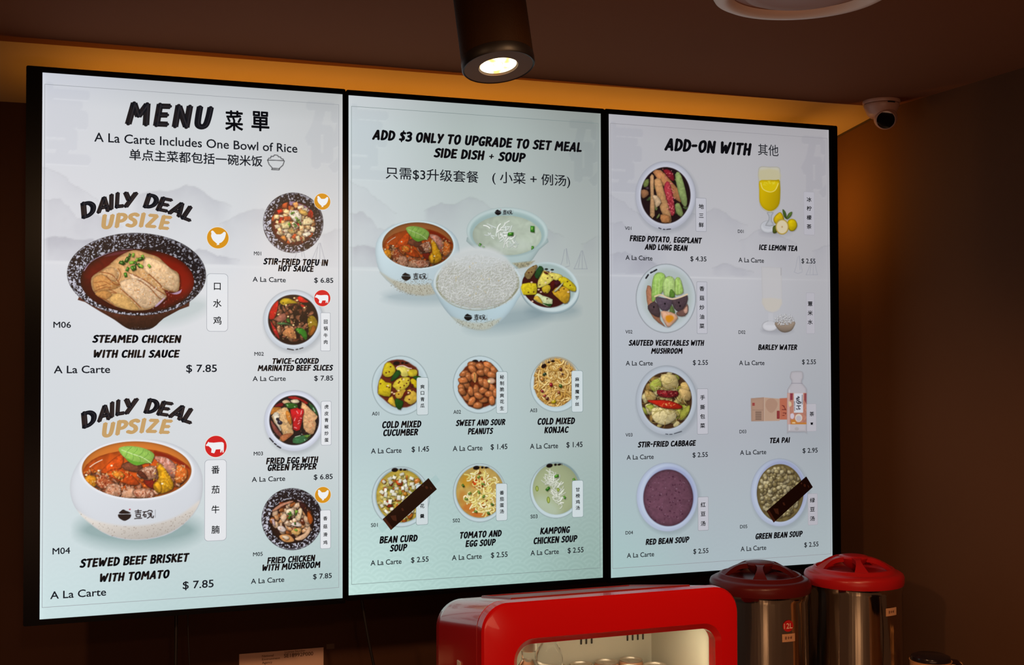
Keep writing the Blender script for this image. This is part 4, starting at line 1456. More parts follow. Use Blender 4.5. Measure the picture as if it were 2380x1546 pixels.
pic(608, 445, 754, 592, 'picture of tofu cubes in red sauce in a speckled bowl')
speckled((681.3, 518, 70, 70))
e = (682, 519.6, 52, 51.5)
ell(*e, (96, 12, 10), edge=(.4, 6), noise=.2)
P = K(590, 430, 9.095)
for q in ([(750, 350), (850, 345), (940, 390), (1100, 450), (1200, 560), (1230, 640), (1100, 560), (900, 440), (770, 430)], [(1170, 900), (1240, 980), (1230, 1020)]):
    poly(smooth(P(q), 2), (178, 160, 200), alpha=.75, soft=2, clip=e)
pile((682, 520, 46, 44), 64, [((226, 190, 136), 4), ((214, 150, 86), 3), ((236, 214, 180), 3), ((190, 80, 34), 2), ((200, 40, 18), 1)], (5.0, 9.0), (3.6, 6.2), 'quad', clip=e, edge=(.5, 1.4), noise=.25)
for q, c in (([(760, 540), (920, 530), (1010, 640), (1000, 800), (860, 780), (740, 640)], (232, 220, 196)), ([(570, 820), (740, 760), (790, 840), (740, 920), (600, 930)], (216, 196, 140)),
             ([(1040, 720), (1170, 680), (1280, 790), (1190, 840), (1030, 850)], (234, 212, 160)), ([(950, 500), (1100, 540), (1150, 620), (1080, 660), (950, 590)], (214, 168, 84)),
             ([(1020, 1030), (1170, 980), (1220, 1040), (1120, 1100), (1040, 1090)], (236, 226, 200)), ([(880, 1080), (960, 1060), (990, 1180), (910, 1200)], (238, 216, 170)),
             ([(700, 960), (830, 910), (870, 1010), (780, 1040)], (206, 176, 108)), ([(560, 1110), (650, 1060), (700, 1150), (670, 1200)], (222, 140, 60)),
             ([(700, 1130), (760, 1120), (820, 1210), (770, 1230)], (238, 200, 170))):
    morsel(P(q), c, clip=e, lit=.15)
flecks((682, 520, 48, 46), 60, [(250, 236, 214), (120, 20, 10), (206, 90, 40), (60, 20, 8)], 1.7, clip=e, alpha=.8)
for x, y in ((900, 700), (920, 760), (960, 790), (860, 830), (880, 870), (980, 820), (940, 740), (830, 590), (740, 820), (760, 860), (800, 600)):
    q = P([(x, y)])[0]
    onion(q[0], q[1], 3.0, clip=e)

pic(608, 672, 754, 817, 'picture of beef slices with red and green peppers in a white bowl')
e = (681.3, 743.4, 58, 58)
whitebowl((681.3, 744, 70, 70.5), e, base=(206, 214, 222))
ell(*e, (22, 10, 10))
P = K(590, 665, 9.37)
pile((681, 745, 48, 48), 60, [((150, 92, 64), 5), ((120, 62, 40), 3), ((180, 126, 90), 2), ((26, 14, 14), 3)], (6, 11), (3.4, 6.0), clip=e, noise=.5, edge=(.4, 1.6), irr=.3)
for q, c in (([(330, 700), (350, 540), (430, 400), (530, 320), (520, 480), (460, 680), (400, 730)], (196, 24, 18)), ([(360, 760), (420, 850), (500, 960), (560, 1120), (530, 1140), (420, 980)], (190, 26, 30)),
             ([(950, 250), (1010, 220), (1120, 290), (1190, 350), (1080, 360), (990, 340)], (216, 28, 18)), ([(560, 340), (640, 270), (760, 270), (900, 330), (960, 380), (860, 380), (740, 390), (660, 420), (590, 390)], (176, 146, 24)),
             ([(1170, 700), (1270, 640), (1360, 720), (1390, 860), (1330, 1000), (1230, 1100), (1200, 1060), (1180, 880)], (134, 108, 24)), ([(1270, 860), (1350, 900), (1310, 1020), (1220, 1090), (1210, 1040)], (150, 86, 26)),
             ([(910, 930), (1020, 910), (1140, 990), (1160, 1140), (1110, 1170), (1020, 1060), (940, 1000)], (40, 122, 30)), ([(700, 720), (760, 700), (800, 790), (740, 800)], (32, 96, 28)),
             ([(500, 810), (600, 780), (760, 820), (840, 860), (700, 840), (560, 840)], (70, 120, 70)), ([(1010, 420), (1060, 400), (1130, 450), (1080, 480)], (200, 40, 28)),
             ([(540, 640), (660, 590), (700, 660), (690, 740), (560, 780), (470, 730)], (160, 96, 78)), ([(700, 930), (800, 900), (900, 1000), (920, 1160), (760, 1120), (620, 1040)], (186, 122, 72))):
    morsel(smooth(P(q), 3), c, clip=e, lit=.2, noise=.2, edge=(.6, 1.4))
flecks((681, 745, 46, 46), 70, [(214, 150, 110), (20, 8, 8), (90, 40, 26), (228, 190, 120)], 1.9, clip=e, alpha=.75)
for x, y in ((700, 415), (745, 665), (860, 850), (530, 620), (1100, 470), (940, 310), (880, 260), (1240, 790)):
    q = P([(x, y)])[0]
    ell(q[0], q[1], 2.4, 1.8, (240, 214, 150), clip=e)
line([(668, 811), (682, 813.5)], 2.4, (30, 30, 32))
line([(688, 812.5), (692, 812)], 2.4, (40, 40, 42))
line([(696, 811), (704, 808.5)], 2.0, (50, 50, 52))

pic(610, 903, 756, 1052, 'picture of fried egg with peppers in a white bowl')
e = (683.7, 977, 57.5, 57.5)
whitebowl((683.5, 978.2, 69.5, 71), e, base=(216, 221, 234), shade=(150, 158, 176))
ell(*e, (26, 22, 24))
P = K(590, 895, 9.37)
for q, c in (([(440, 470), (560, 390), (640, 400), (620, 470)], (130, 16, 24)), ([(740, 260), (900, 250), (1080, 320), (1180, 390), (1120, 420), (1000, 330), (820, 310)], (168, 30, 28)),
             ([(1190, 380), (1280, 440), (1370, 560), (1390, 680), (1310, 600), (1220, 480)], (34, 84, 44)), ([(360, 760), (480, 900), (620, 1100), (560, 1140), (420, 980)], (128, 66, 58)),
             ([(620, 350), (720, 320), (800, 380), (760, 430), (640, 400)], (214, 176, 136)), ([(800, 330), (940, 310), (1000, 380), (900, 400), (820, 380)], (226, 206, 172)),
             ([(680, 400), (820, 390), (950, 430), (990, 510), (820, 510), (720, 490)], (44, 96, 32)), ([(1010, 380), (1100, 400), (1260, 550), (1390, 690), (1330, 780), (1360, 850), (1300, 1060), (1200, 1060), (1080, 940), (1060, 560), (1020, 500)], (216, 166, 118)),
             ([(360, 500), (540, 480), (600, 520), (400, 640), (360, 640)], (190, 118, 46)), ([(380, 680), (660, 480), (760, 560), (830, 760), (840, 960), (860, 1070), (620, 1230), (550, 1180), (640, 1100), (560, 960)], (206, 164, 112)),
             ([(700, 560), (780, 600), (830, 800), (780, 860), (700, 700)], (206, 128, 50)), ([(400, 660), (520, 590), (560, 700), (500, 760), (600, 960), (560, 980)], (226, 214, 190)),
             ([(790, 530), (1080, 520), (1060, 700), (1000, 980), (850, 970), (850, 800)], (188, 26, 32)), ([(560, 1130), (700, 1060), (860, 1060), (700, 1200), (620, 1230)], (176, 104, 64)),
             ([(850, 1260), (860, 1160), (960, 1110), (1240, 1080), (1180, 1180), (1020, 1280)], (52, 108, 66)), ([(1090, 1100), (1230, 1080), (1160, 1150)], (110, 150, 60)),
             ([(950, 420), (1010, 360), (1040, 400), (1000, 510), (960, 500)], (22, 8, 10))):
    morsel(smooth(P(q), 2), c, clip=e, lit=.14, noise=.2, edge=(.66, 1.8), nk=1)
ell(*P([(520, 750)])[0], 4.6, 3.4, (30, 32, 44), rot=.5, clip=e)
ell(*P([(565, 820)])[0], 6.0, 5.0, (26, 30, 46), rot=.2, clip=e)
ell(*P([(560, 800)])[0], 1.8, 1.2, (120, 130, 150), clip=e)
for q in ([(930, 570), (960, 620)], [(1040, 560), (1020, 640)], [(900, 720), (880, 780)], [(1000, 770), (970, 790)], [(990, 820), (960, 850)], [(880, 920), (930, 940)], [(1010, 720), (1040, 724)]):
    line(P(q), 1.8, (246, 190, 190), clip=e, alpha=.85)
flecks((715, 980, 22, 40), 34, [(236, 196, 150), (170, 100, 66), (190, 60, 40)], 1.8, clip=e, alpha=.6)
flecks((655, 985, 24, 34), 30, [(236, 220, 196), (166, 92, 40), (96, 84, 80)], 1.7, clip=e, alpha=.6)
for q in ([(720, 430), (740, 450)], [(1040, 1070), (1050, 1076)], [(1100, 1190), (1110, 1200)], [(900, 1130), (1010, 1100)], [(880, 470), (900, 480)], [(1290, 500), (1330, 580)]):
    line(P(q), 1.8, (200, 220, 190), clip=e, alpha=.8)
for q in ([(345, 1160), (420, 1240)], [(450, 1275), (485, 1300)], [(510, 1330), (580, 1370)]):
    line(P(q), 3.0, (26, 28, 38))

pic(606, 1134, 752, 1281, 'picture of chicken and mushrooms in dark sauce in a speckled bowl')
speckled((678.5, 1206.9, 70.5, 72))
e = (678, 1211.8, 52, 51.5)
ell(*e, (40, 18, 14), edge=(.35, 6))
P = K(590, 1120, 9.095)
pile((678, 1208, 44, 40), 52, [((196, 140, 92), 3), ((220, 180, 144), 4), ((160, 88, 40), 3), ((110, 44, 20), 1)], (6.5, 11), (4.5, 7.0), clip=e, edge=(.5, 1.6), noise=.2, hl=(248, 230, 210))
for q, c in (([(380, 620), (480, 520), (640, 440), (810, 400), (820, 430), (640, 500), (480, 600)], (204, 140, 110)), ([(960, 440), (1060, 450), (1120, 560), (1110, 700), (1040, 620), (980, 520)], (50, 20, 20)),
             ([(920, 370), (1020, 400), (1040, 430), (930, 410)], (196, 160, 160)), ([(870, 1190), (1060, 1090), (1150, 950), (1190, 960), (1180, 1080), (1060, 1210), (920, 1240)], (222, 178, 140)),
             ([(530, 1150), (640, 1110), (760, 1130), (850, 1220), (820, 1270), (640, 1270)], (214, 150, 90)), ([(590, 1150), (700, 1140), (750, 1190), (680, 1230)], (238, 212, 180)),
             ([(780, 1060), (880, 980), (1000, 990), (980, 1090), (900, 1130)], (214, 166, 96)), ([(500, 950), (600, 930), (680, 1010), (620, 1070), (520, 1020)], (226, 206, 196)),
             ([(570, 720), (660, 660), (700, 740), (640, 850), (580, 820)], (226, 190, 156)), ([(880, 700), (960, 560), (1020, 580), (1010, 700), (960, 820), (890, 800)], (228, 200, 160)),
             ([(780, 880), (900, 850), (1000, 900), (980, 950), (820, 930)], (234, 214, 200)), ([(1130, 640), (1200, 680), (1250, 800), (1200, 900), (1140, 820)], (174, 82, 24)),
             ([(380, 790), (430, 800), (450, 930), (400, 900)], (206, 176, 180)), ([(680, 600), (800, 560), (860, 640), (820, 720), (700, 700)], (234, 210, 180))):
    morsel(smooth(P(q), 3), c, clip=e, lit=.16, noise=.14, edge=(.6, 1.5))
flecks((678, 1208, 44, 42), 34, [(246, 226, 206), (70, 26, 10), (180, 96, 40)], 1.7, clip=e, alpha=.7)
for x, y in ((740, 680), (760, 740), (740, 770), (780, 700), (900, 620), (890, 680), (870, 880), (890, 1020), (900, 640), (770, 660)):
    q = P([(x, y)])[0]
    onion(q[0], q[1], 3.1, clip=e)

# --- middle screen: the set meal group
P = K(800, 440, 3.839)
pic(860, 478, 1362, 800, 'picture of the set meal: stew, soup, rice bowl and cucumber dish together')
ell(985, 690, 90, 16, (110, 135, 145), alpha=.35, soft=22)
ell(1180, 740, 95, 26, (100, 125, 135), rot=-.15, alpha=.42, soft=34)
ell(1285, 722, 60, 18, (100, 125, 135), alpha=.35, soft=22)
# soup bowl (rear right)
poly(smooth(P([(1095, 430), (1180, 540), (1330, 640), (1460, 700), (1560, 706), (1660, 650), (1740, 540), (1815, 440), (1450, 360)]), 3), (170, 190, 190), edge=(.82, 5))
poly(P([(1500, 660), (1700, 640), (1640, 690), (1560, 706)]), (146, 136, 104), soft=4, alpha=.8, noise=.3, nk=0)
ell(1179, 539, 95, 57, (188, 206, 206), rot=.03, edge=(.86, 3))
ell(1178.5, 545, 87, 51, (140, 165, 165), rot=.03, soft=6, alpha=.8)
ell(1178.5, 538, 86, 48, (150, 175, 174), rot=.03, soft=5, alpha=.6)
es = (1178.2, 547.3, 80, 46, .03)
ell(*es[:4], (172, 184, 168), rot=.03, noise=.05, nk=2, edge=(.92, 6), grad=(-1, .2, -.05, 1178, 547, 80))
ell(1192, 570, 42, 14, (190, 200, 190), alpha=.5, soft=14, clip=es)
strands((1162, 538, 22, 14), 26, [(216, 220, 214), (196, 204, 200)], 2.2, 16, clip=es, dark=(150, 160, 150), curv=.6)
strands((1186, 562, 16, 12), 18, [(216, 220, 214), (186, 196, 190)], 2.0, 14, clip=es, dark=(150, 160, 150), curv=.6)
for x, y, r in ((1485, 400, 6), (1680, 355, 7), (1210, 498, 4), (1680, 525, 4), (1240, 515, 3)):
    q = P([(x, y)])[0]
    onion(q[0], q[1], r, clip=es, cols=((46, 120, 30), (90, 160, 40)))
logo(*P([(1372, 205)])[0], .50, .03)
# stew bowl (left)
poly(smooth(P([(278, 580), (300, 440), (400, 340), (560, 285), (760, 285), (920, 350), (1010, 450), (1030, 600), (1000, 760), (900, 900), (700, 950), (500, 900), (330, 760)]), 3),
     (188, 207, 214), edge=(.84, 5), grad=(.5, .6, -.10, 970, 600, 90))
poly(smooth(P([(320, 740), (420, 800), (600, 850), (800, 840), (960, 790), (900, 900), (760, 945), (640, 945), (480, 890)]), 2), (178, 172, 150), soft=6, alpha=.75)
for x, y in scatter((970, 668, 74, 22), 330, 1.0):
    ell(x, y, rng.uniform(.6, 1.3), rng.uniform(.5, .9), (96, 84, 62), alpha=rng.uniform(.3, .85), clip=(969, 596, 92, 92))
ec = (971, 570, 82.7, 53, .02)
ell(971, 570, 86.5, 56.5, (200, 217, 222), rot=.02, soft=3)
ell(*ec[:4], (142, 84, 42), rot=.02, edge=(.7, 4))
beef(lambda Q: [(971 + (x - 997) / 5.946 * 82.7 / 127.4, 570 + (y - 490) / 5.946 * 53 / 66.4) for x, y in Q], .85, ec, .80)
logo(*P([(552, 778)])[0], .72, .02, col=(14, 16, 18), dot=False)
# rice bowl (front)
poly(smooth(P([(795, 800), (830, 960), (920, 1100), (1040, 1210), (1180, 1258), (1300, 1245), (1430, 1150), (1540, 1000), (1590, 820), (1190, 700)]), 3), (180, 202, 210), edge=(.84, 5),
     grad=(-.3, .6, -.08, 1110, 700, 80))
poly(smooth(P([(960, 1140), (1100, 1185), (1260, 1190), (1400, 1150), (1300, 1245), (1180, 1257), (1050, 1215)]), 2), (182, 182, 164), soft=6, alpha=.75)
for x, y in scatter((1110, 752, 58, 14), 150, 1.0):
    ell(x, y, rng.uniform(.6, 1.2), rng.uniform(.5, .9), (104, 98, 78), alpha=rng.uniform(.3, .8), clip=(1108, 650, 100, 116))
ell(1110, 656.2, 103, 64.5, (206, 220, 224), edge=(.88, 3))
er = (1110, 657, 97, 59)
ell(*er, (150, 152, 132), soft=4)
ell(1112, 628, 72, 54, (202, 206, 206), soft=12)
mound = [(1110, 630, 80, 52)]
ell(1110, 640, 88, 58, (190, 196, 194), soft=6)
ell(1110, 655, 92, 60, (176, 180, 172), soft=5)
for x, y in scatter((1110, 655, 92, 62), 1150, 1.0):
    a = rng.uniform(0, math.pi)
    v_ = .86 + .14 * rng.random() - max(0, (y - 690) / 200)
    ll = rng.uniform(2.4, 5.0)
    cc = np.array((214, 217, 216)) * v_
    dx, dy = math.cos(a) * ll, math.sin(a) * ll * .8
    if (((x - 1110) / 94) ** 2 + ((y - 655) / 66) ** 2) > 1 or (y > 657 and ((x - 1110) / 95) ** 2 + ((y - 657) / 60.5) ** 2 > 1):
        continue
    line([(x - dx + .7, y - dy + 1.1), (x + dx + .7, y + dy + 1.1)], 2.4, (140, 140, 122), alpha=.30, soft=1.8)
    line([(x - dx, y - dy), (x + dx, y + dy)], 1.9, cc, alpha=.9, soft=1.2)
ell(1110, 600, 66, 24, (200, 206, 208), alpha=.55, soft=22)
flecks((1105, 650, 60, 40), 16, [(190, 170, 120)], 3.4, alpha=.35)
line(smooth([(1014, 668), (1030, 692), (1060, 712), (1105, 721), (1150, 714), (1185, 694), (1205, 668)], 6, False), 2.0, (96, 88, 50), alpha=.45, soft=3)
logo(*P([(1105, 1140)])[0], .62, .05, col=(14, 16, 18), dot=False)
# cucumber dish (right)


def cucumber(T, k, clip_, dim=1.0):
    Y1, Y2, GR = (196, 176, 30), (214, 200, 96), (26, 70, 24)
    for q, c in (([(430, 760), (450, 560), (560, 330), (640, 330), (760, 400), (860, 520), (760, 640), (560, 740)], Y2), ([(40, 660), (400, 650), (410, 900), (380, 940), (60, 940), (10, 860)], Y1),
                 ([(100, 400), (280, 160), (340, 150), (430, 220), (240, 540), (130, 500)], (132, 108, 66)), ([(350, 430), (480, 200), (580, 260), (560, 340), (440, 540)], (30, 70, 34)),
                 ([(700, 380), (960, 400), (1080, 470), (960, 560), (860, 560)], Y2), ([(960, 520), (1120, 480), (1300, 600), (1420, 740), (1400, 860), (1200, 800), (1020, 640)], Y1),
                 ([(800, 860), (1000, 720), (1180, 760), (1260, 860), (1240, 1090), (1120, 1170), (940, 1020)], (190, 146, 36)), ([(330, 1060), (430, 900), (560, 960), (820, 1060), (760, 1250), (560, 1190)], (196, 206, 160)),
                 ([(560, 1150), (700, 1180), (800, 1180), (740, 1240)], (20, 80, 24)), ([(330, 1040), (420, 960), (520, 1060), (560, 1180)], (206, 170, 60)),
                 ([(540, 760), (700, 680), (780, 760), (700, 900), (580, 880)], (186, 160, 40)), ([(760, 620), (880, 580), (860, 780), (780, 820)], (76, 16, 14)),
                 ([(860, 600), (1000, 590), (1000, 640), (900, 700)], (70, 24, 34)), ([(600, 340), (700, 380), (680, 420), (600, 380)], (106, 34, 20)), ([(860, 840), (1090, 620), (1040, 720), (900, 860)], (206, 208, 176))):
        morsel(smooth(T(q), 2), tuple(np.array(c) * dim), clip=clip_, lit=.14, noise=.16, edge=(.66, 1.6 * k))
    for x, y in ((320, 210), (210, 375), (280, 360), (690, 515), (200, 880), (335, 870), (1270, 700), (1200, 605), (980, 830), (680, 1045), (490, 690), (1110, 790), (720, 900), (640, 880), (560, 930), (810, 490)):
        q = T([(x, y)])[0]
        ell(q[0], q[1], 2.0 * k, 1.6 * k, (60, 20, 14), clip=clip_, alpha=.85)
    for x, y in ((640, 630), (280, 620), (460, 810), (520, 870), (300, 1110), (760, 360), (1220, 870)):
        q = T([(x, y)])[0]
        ell(q[0], q[1], 3.0 * k, 2.2 * k, (226, 200, 176), clip=clip_, alpha=.85)


ell(1277, 672, 70, 57, (160, 182, 188), rot=.28, edge=(.8, 4))
ell(1277, 667, 69.5, 57, (196, 212, 215), rot=.28, edge=(.9, 2))
ep = (1272, 668, 60, 47, .28)
ell(1275, 664, 63, 50, (158, 178, 176), rot=.28, soft=6)
ell(1266, 672, 58, 42, (58, 18, 18), rot=.25, soft=3, clip=ep)
cucumber(K(1210, 600, 11.04), .9, (1275, 667, 66, 54, .28))
for x, y in ((660, 285), (810, 300)):
    q = K(1210, 600, 11.04)([(x, y)])[0]
    ell(q[0], q[1], 4, 2, (24, 26, 22))

# --- middle screen: side dishes and soups
BW = dict(base=(190, 207, 212), shade=(150, 170, 178), sh=.12)


def plate(e, inner):
    ell(e[0], e[1], e[2], e[3], (186, 205, 209), edge=(.62, 1.1))
    ell(e[0], e[1], e[2] - 2.5, e[3] - 2.5, (192, 209, 214), soft=2)
    ell(e[0], e[1] - 1, e[2] * .86, e[3] * .86, (176, 194, 200), soft=8, alpha=.8)


def topmark(x, y, s=.5, rot=0.0):
    c, sn = math.cos(rot), math.sin(rot)
    for u, v, a, b_ in ((0, 0, 7.5, 4.6), (14, -.8, 3.2, 2.6), (23, -.4, 4.4, 2.2)):
        ell(x + u * c - v * sn, y + u * sn + v * c, a, b_, (18, 12, 12), rot=rot - .1, soft=1.4)
    line([(x + 29 * c, y + 29 * sn - 2), (x + 29 * c, y + 29 * sn + 2)], 1.0, (60, 50, 44))


pic(860, 823, 1000, 972, 'picture of yellow and green mixed cucumber on a white plate')
plate((930.4, 896.4, 66.4, 69.4), None)
P = K(860, 820, 9.66)
poly(smooth(P([(260, 500), (330, 260), (480, 170), (740, 160), (960, 280), (1080, 400), (1090, 760), (1060, 1060), (900, 1200), (740, 1230), (500, 1200), (300, 1040), (170, 900), (200, 640)]), 2), (92, 34, 20), soft=3)
ee = (930, 893, 64, 66)
for q, c in (([(290, 400), (330, 260), (440, 210), (560, 330), (560, 440), (460, 540), (340, 540), (280, 470)], (200, 178, 34)), ([(580, 340), (760, 300), (900, 370), (860, 520), (720, 540), (640, 420)], (214, 200, 96)),
             ([(850, 400), (960, 370), (1060, 400), (1040, 520), (900, 540), (840, 470)], (200, 178, 44)), ([(180, 880), (200, 640), (260, 580), (350, 660), (480, 690), (470, 840), (440, 990), (200, 940)], (200, 176, 26)),
             ([(500, 740), (600, 600), (760, 550), (890, 560), (880, 720), (780, 820), (640, 880), (560, 800)], (206, 182, 52)), ([(910, 600), (1000, 580), (1080, 700), (1080, 800), (990, 780), (920, 680)], (204, 176, 24)),
             ([(760, 1060), (800, 900), (880, 820), (1040, 900), (1070, 1050), (920, 1170), (820, 1110)], (206, 168, 60)), ([(560, 900), (760, 820), (800, 860), (700, 1020), (600, 1030)], (196, 156, 48)),
             ([(390, 1090), (500, 970), (580, 1190), (540, 1210)], (206, 170, 50)), ([(560, 1040), (660, 1040), (750, 1110), (680, 1280), (580, 1210)], (22, 72, 20)), ([(460, 600), (600, 390), (690, 440), (640, 540), (500, 640)], (24, 72, 26)),
             ([(960, 540), (1060, 520), (1140, 540), (1080, 620), (1000, 590)], (30, 84, 26)), ([(740, 950), (800, 860), (910, 880), (880, 930), (800, 960), (740, 1040)], (96, 22, 14)), ([(900, 720), (960, 700), (970, 760), (920, 770)], (90, 26, 24))):
    morsel(smooth(P(q), 2), c, clip=ee, lit=.16, noise=.14, edge=(.66, 1.6))
line(smooth(P([(590, 350), (620, 310), (740, 290), (860, 340), (930, 355)]), 4, False), 2.2, (226, 196, 186))
for x, y in ((235, 695), (460, 315), (430, 430), (360, 450), (720, 590), (680, 780), (765, 740), (820, 690), (860, 620), (940, 850), (880, 1050), (380, 760), (430, 780), (660, 1040), (700, 1060), (640, 930), (660, 650), (640, 680)):
    q = P([(x, y)])[0]
    ell(q[0], q[1], 2.0, 1.6, (74, 24, 12), alpha=.85)
for x, y in ((640, 850), (490, 890), (750, 600), (400, 740), (850, 400), (540, 920), (860, 900)):
    q = P([(x, y)])[0]
    ell(q[0], q[1], 2.6, 2.0, (236, 206, 160), alpha=.9)
topmark(921.5, 844.5)

pic(1050, 823, 1180, 966, 'picture of whole peanuts on a white plate')
plate((1114.5, 894.2, 62, 67.2), None)
P = K(1040, 820, 9.66)
topmark(1104, 841)
poly(smooth(P([(480, 260), (700, 200), (960, 220), (1090, 400), (1110, 700), (1080, 1050), (980, 1160), (700, 1250), (480, 1200), (340, 1020), (250, 880), (270, 660), (330, 420)]), 2), (96, 36, 16), soft=3)
pn = [(560, 270, .1), (740, 310, .3), (910, 280, .5), (1040, 400, 1.0), (370, 470, -.5), (470, 540, 1.3), (560, 370, .8), (750, 450, .1), (880, 420, 1.2), (990, 500, .3), (600, 540, 1.5),
      (760, 650, 1.1), (980, 640, .1), (420, 720, .8), (310, 800, 1.2), (520, 870, 1.4), (640, 830, 1.5), (810, 840, -.4), (1000, 790, .8), (940, 930, .1), (420, 990, 1.1), (540, 1090, -1.0),
      (800, 1060, .1), (1000, 1070, 1.5), (680, 1180, -.1), (350, 620, .1), (1080, 900, 1.5), (700, 970, .4), (860, 700, 1.3), (330, 870, .9)]
for x, y, a in pn:
    q = P([(x, y)])[0]
    c = np.array((192, 112, 62)) * rng.uniform(.88, 1.12)
    morsel(blob(q[0], q[1], 12.2, 8.0, a, .07, 8), c, lit=.32, noise=.1, edge=(.45, 2.4), sh=.6, hl=(222, 156, 110))
    ca, sa = math.cos(a), math.sin(a)
    line([(q[0] - 6 * ca, q[1] - 6 * sa), (q[0] + 6 * ca, q[1] + 6 * sa)], 1.0, (130, 60, 24), alpha=.55)
q = P([(980, 630)])[0]
ell(q[0], q[1], 9, 6.8, (214, 170, 140), edge=(.6, 2))
ell(q[0] - 5, q[1] + 1, 3.2, 3.0, (240, 222, 150))
q = P([(605, 560)])[0]
line([(q[0], q[1] - 9), (q[0] + 1, q[1] + 9)], 4.5, (214, 160, 90))
line([(q[0], q[1] - 9), (q[0] + 1, q[1] + 9)], 1.1, (70, 40, 14))

pic(1229, 826, 1356, 960, 'picture of pale mixed noodles on a white plate')
plate((1292.5, 894, 60.5, 64), None)
P = K(1220, 820, 9.66)
en = (1290, 889, 51, 56.5)
ell(1292, 876, 50, 46, (168, 150, 118), soft=5)
ell(1290, 892, 49, 53, (150, 102, 44), soft=3)
strands((1290, 890, 46, 50), 190, [(214, 178, 112), (202, 162, 90), (226, 196, 134), (190, 146, 70)], 2.5, 44, clip=en, dark=(96, 56, 14), curv=2.4)
for x, y, r, c in ((585, 720, 5, (150, 16, 30)), (385, 860, 4, (150, 20, 30)), (440, 965, 4, (200, 60, 50)), (795, 745, 5.2, (66, 96, 30)), (645, 1100, 6, (206, 180, 30)), (440, 480, 4.6, (30, 60, 34)),
                   (800, 370, 4, (90, 30, 20)), (380, 590, 6, (196, 130, 56)), (760, 890, 4, (166, 70, 40)), (840, 480, 2.6, (70, 20, 20)), (500, 1030, 4, (96, 34, 24))):
    q = P([(x, y)])[0]
    morsel(blob(q[0], q[1], r, r * .75, rng.uniform(0, 3), .15), c, clip=en, hl=(244, 220, 200))
for x, y, a, b_, r in ((425, 300, 6.5, 4.5, -.6), (535, 215, 3, 2, -.2), (630, 190, 4.4, 2.6, -.1)):
    q = P([(x, y)])[0]
    ell(q[0], q[1], a, b_, (30, 14, 10), rot=r)

pic(860, 1079, 998, 1226, 'picture of bean curd soup with diced vegetables in a white bowl')
plate((931.5, 1155, 67.5, 70.5), None)
e = (932, 1153, 57.5, 61.5)
ell(e[0], e[1] - 1, e[2] + 2, e[3] + 2, (120, 140, 140), soft=4, alpha=.7)
ell(*e, (190, 164, 66), edge=(.8, 5), noise=.16, nk=2)
pile((932, 1156, 50, 54), 90, [((206, 190, 116), 5), ((196, 116, 40), 2), ((130, 128, 44), 1)], (4.5, 8.0), (3.0, 5.6), clip=e, sh=.35, noise=.2, edge=(.7, 1.4))
P = K(860, 1070, 8.588)
for x, y, r, c in ((580, 450, 9, (190, 70, 22)), (420, 470, 6, (170, 56, 20)), (300, 590, 7, (196, 90, 30)), (380, 880, 9, (176, 50, 20)), (940, 420, 8, (206, 120, 50)), (700, 670, 6, (200, 130, 30)), (790, 1100, 8, (206, 110, 30)), (680, 1190, 7, (196, 100, 34))):
    q = P([(x, y)])[0]
    morsel(blob(q[0], q[1], r, r * .8, rng.uniform(0, 3), .15), c, clip=e, hl=(246, 190, 150))
pile((930, 1153, 50, 54), 44, [((226, 222, 200), 4), ((234, 232, 218), 3)], (3.6, 5.8), (2.8, 4.2), 'quad', clip=e, sh=.45, noise=.06, edge=(.78, 1.2), lit=.1)
flecks((932, 1155, 50, 54), 44, [(26, 44, 14), (70, 110, 30), (150, 170, 60)], 2.0, clip=e, alpha=.85)
topmark(917.5, 1092.5)

pic(1050, 1075, 1182, 1217, 'picture of tomato and egg soup in a white bowl')
plate((1114.5, 1145.8, 61.8, 68.4), None)
e = (1115.5, 1143.5, 55.5, 60)
ell(e[0], e[1], e[2] + 1.5, e[3] + 1.5, (120, 140, 136), soft=4, alpha=.6)
ell(*e, (190, 158, 84), edge=(.86, 6), noise=.1, nk=2)
P = K(1040, 1070, 9.66)
for x, y, a, b_, c in ((720, 500, 22, 14, (190, 96, 34)), (520, 1060, 20, 12, (190, 100, 36)), (700, 1210, 20, 8, (196, 92, 34)), (420, 460, 12, 14, (190, 136, 30)), (340, 830, 10, 16, (186, 124, 50))):
    q = P([(x, y)])[0]
    ell(q[0], q[1], a, b_, c, alpha=.75, soft=11, clip=e)
for q, c in (([(560, 480), (700, 420), (860, 420), (900, 520), (800, 600), (600, 600)], (184, 62, 18)), ([(700, 940), (820, 880), (900, 860), (820, 1060), (720, 1040)], (188, 70, 24)), ([(600, 290), (680, 230), (760, 280), (700, 310)], (176, 80, 24))):
    morsel(smooth(P(q), 2), c, clip=e, sh=.3)
for cx_, cy_, a, b_, n_ in ((560, 340, 12, 7, 14), (840, 330, 8, 7, 10), (800, 560, 20, 8, 24), (560, 860, 16, 12, 26), (680, 1040, 12, 10, 18), (960, 760, 14, 9, 18), (940, 980, 16, 14, 24), (760, 880, 12, 6, 12), (880, 1130, 12, 6, 12), (1050, 480, 8, 6, 8)):
    q = P([(cx_, cy_)])[0]
    strands((q[0], q[1], a, b_), n_, [(226, 214, 150), (214, 200, 120), (234, 226, 186)], 2.6, 13, clip=e, dark=(160, 124, 44), curv=1.6)
for x, y in ((700, 375), (500, 745), (705, 720), (810, 810), (630, 1150), (1005, 995), (920, 1190), (350, 570), (800, 535), (420, 870)):
    q = P([(x, y)])[0]
    onion(q[0], q[1], 3.6, clip=e, cols=((46, 84, 20), (96, 130, 40)))
topmark(1107, 1087.5)

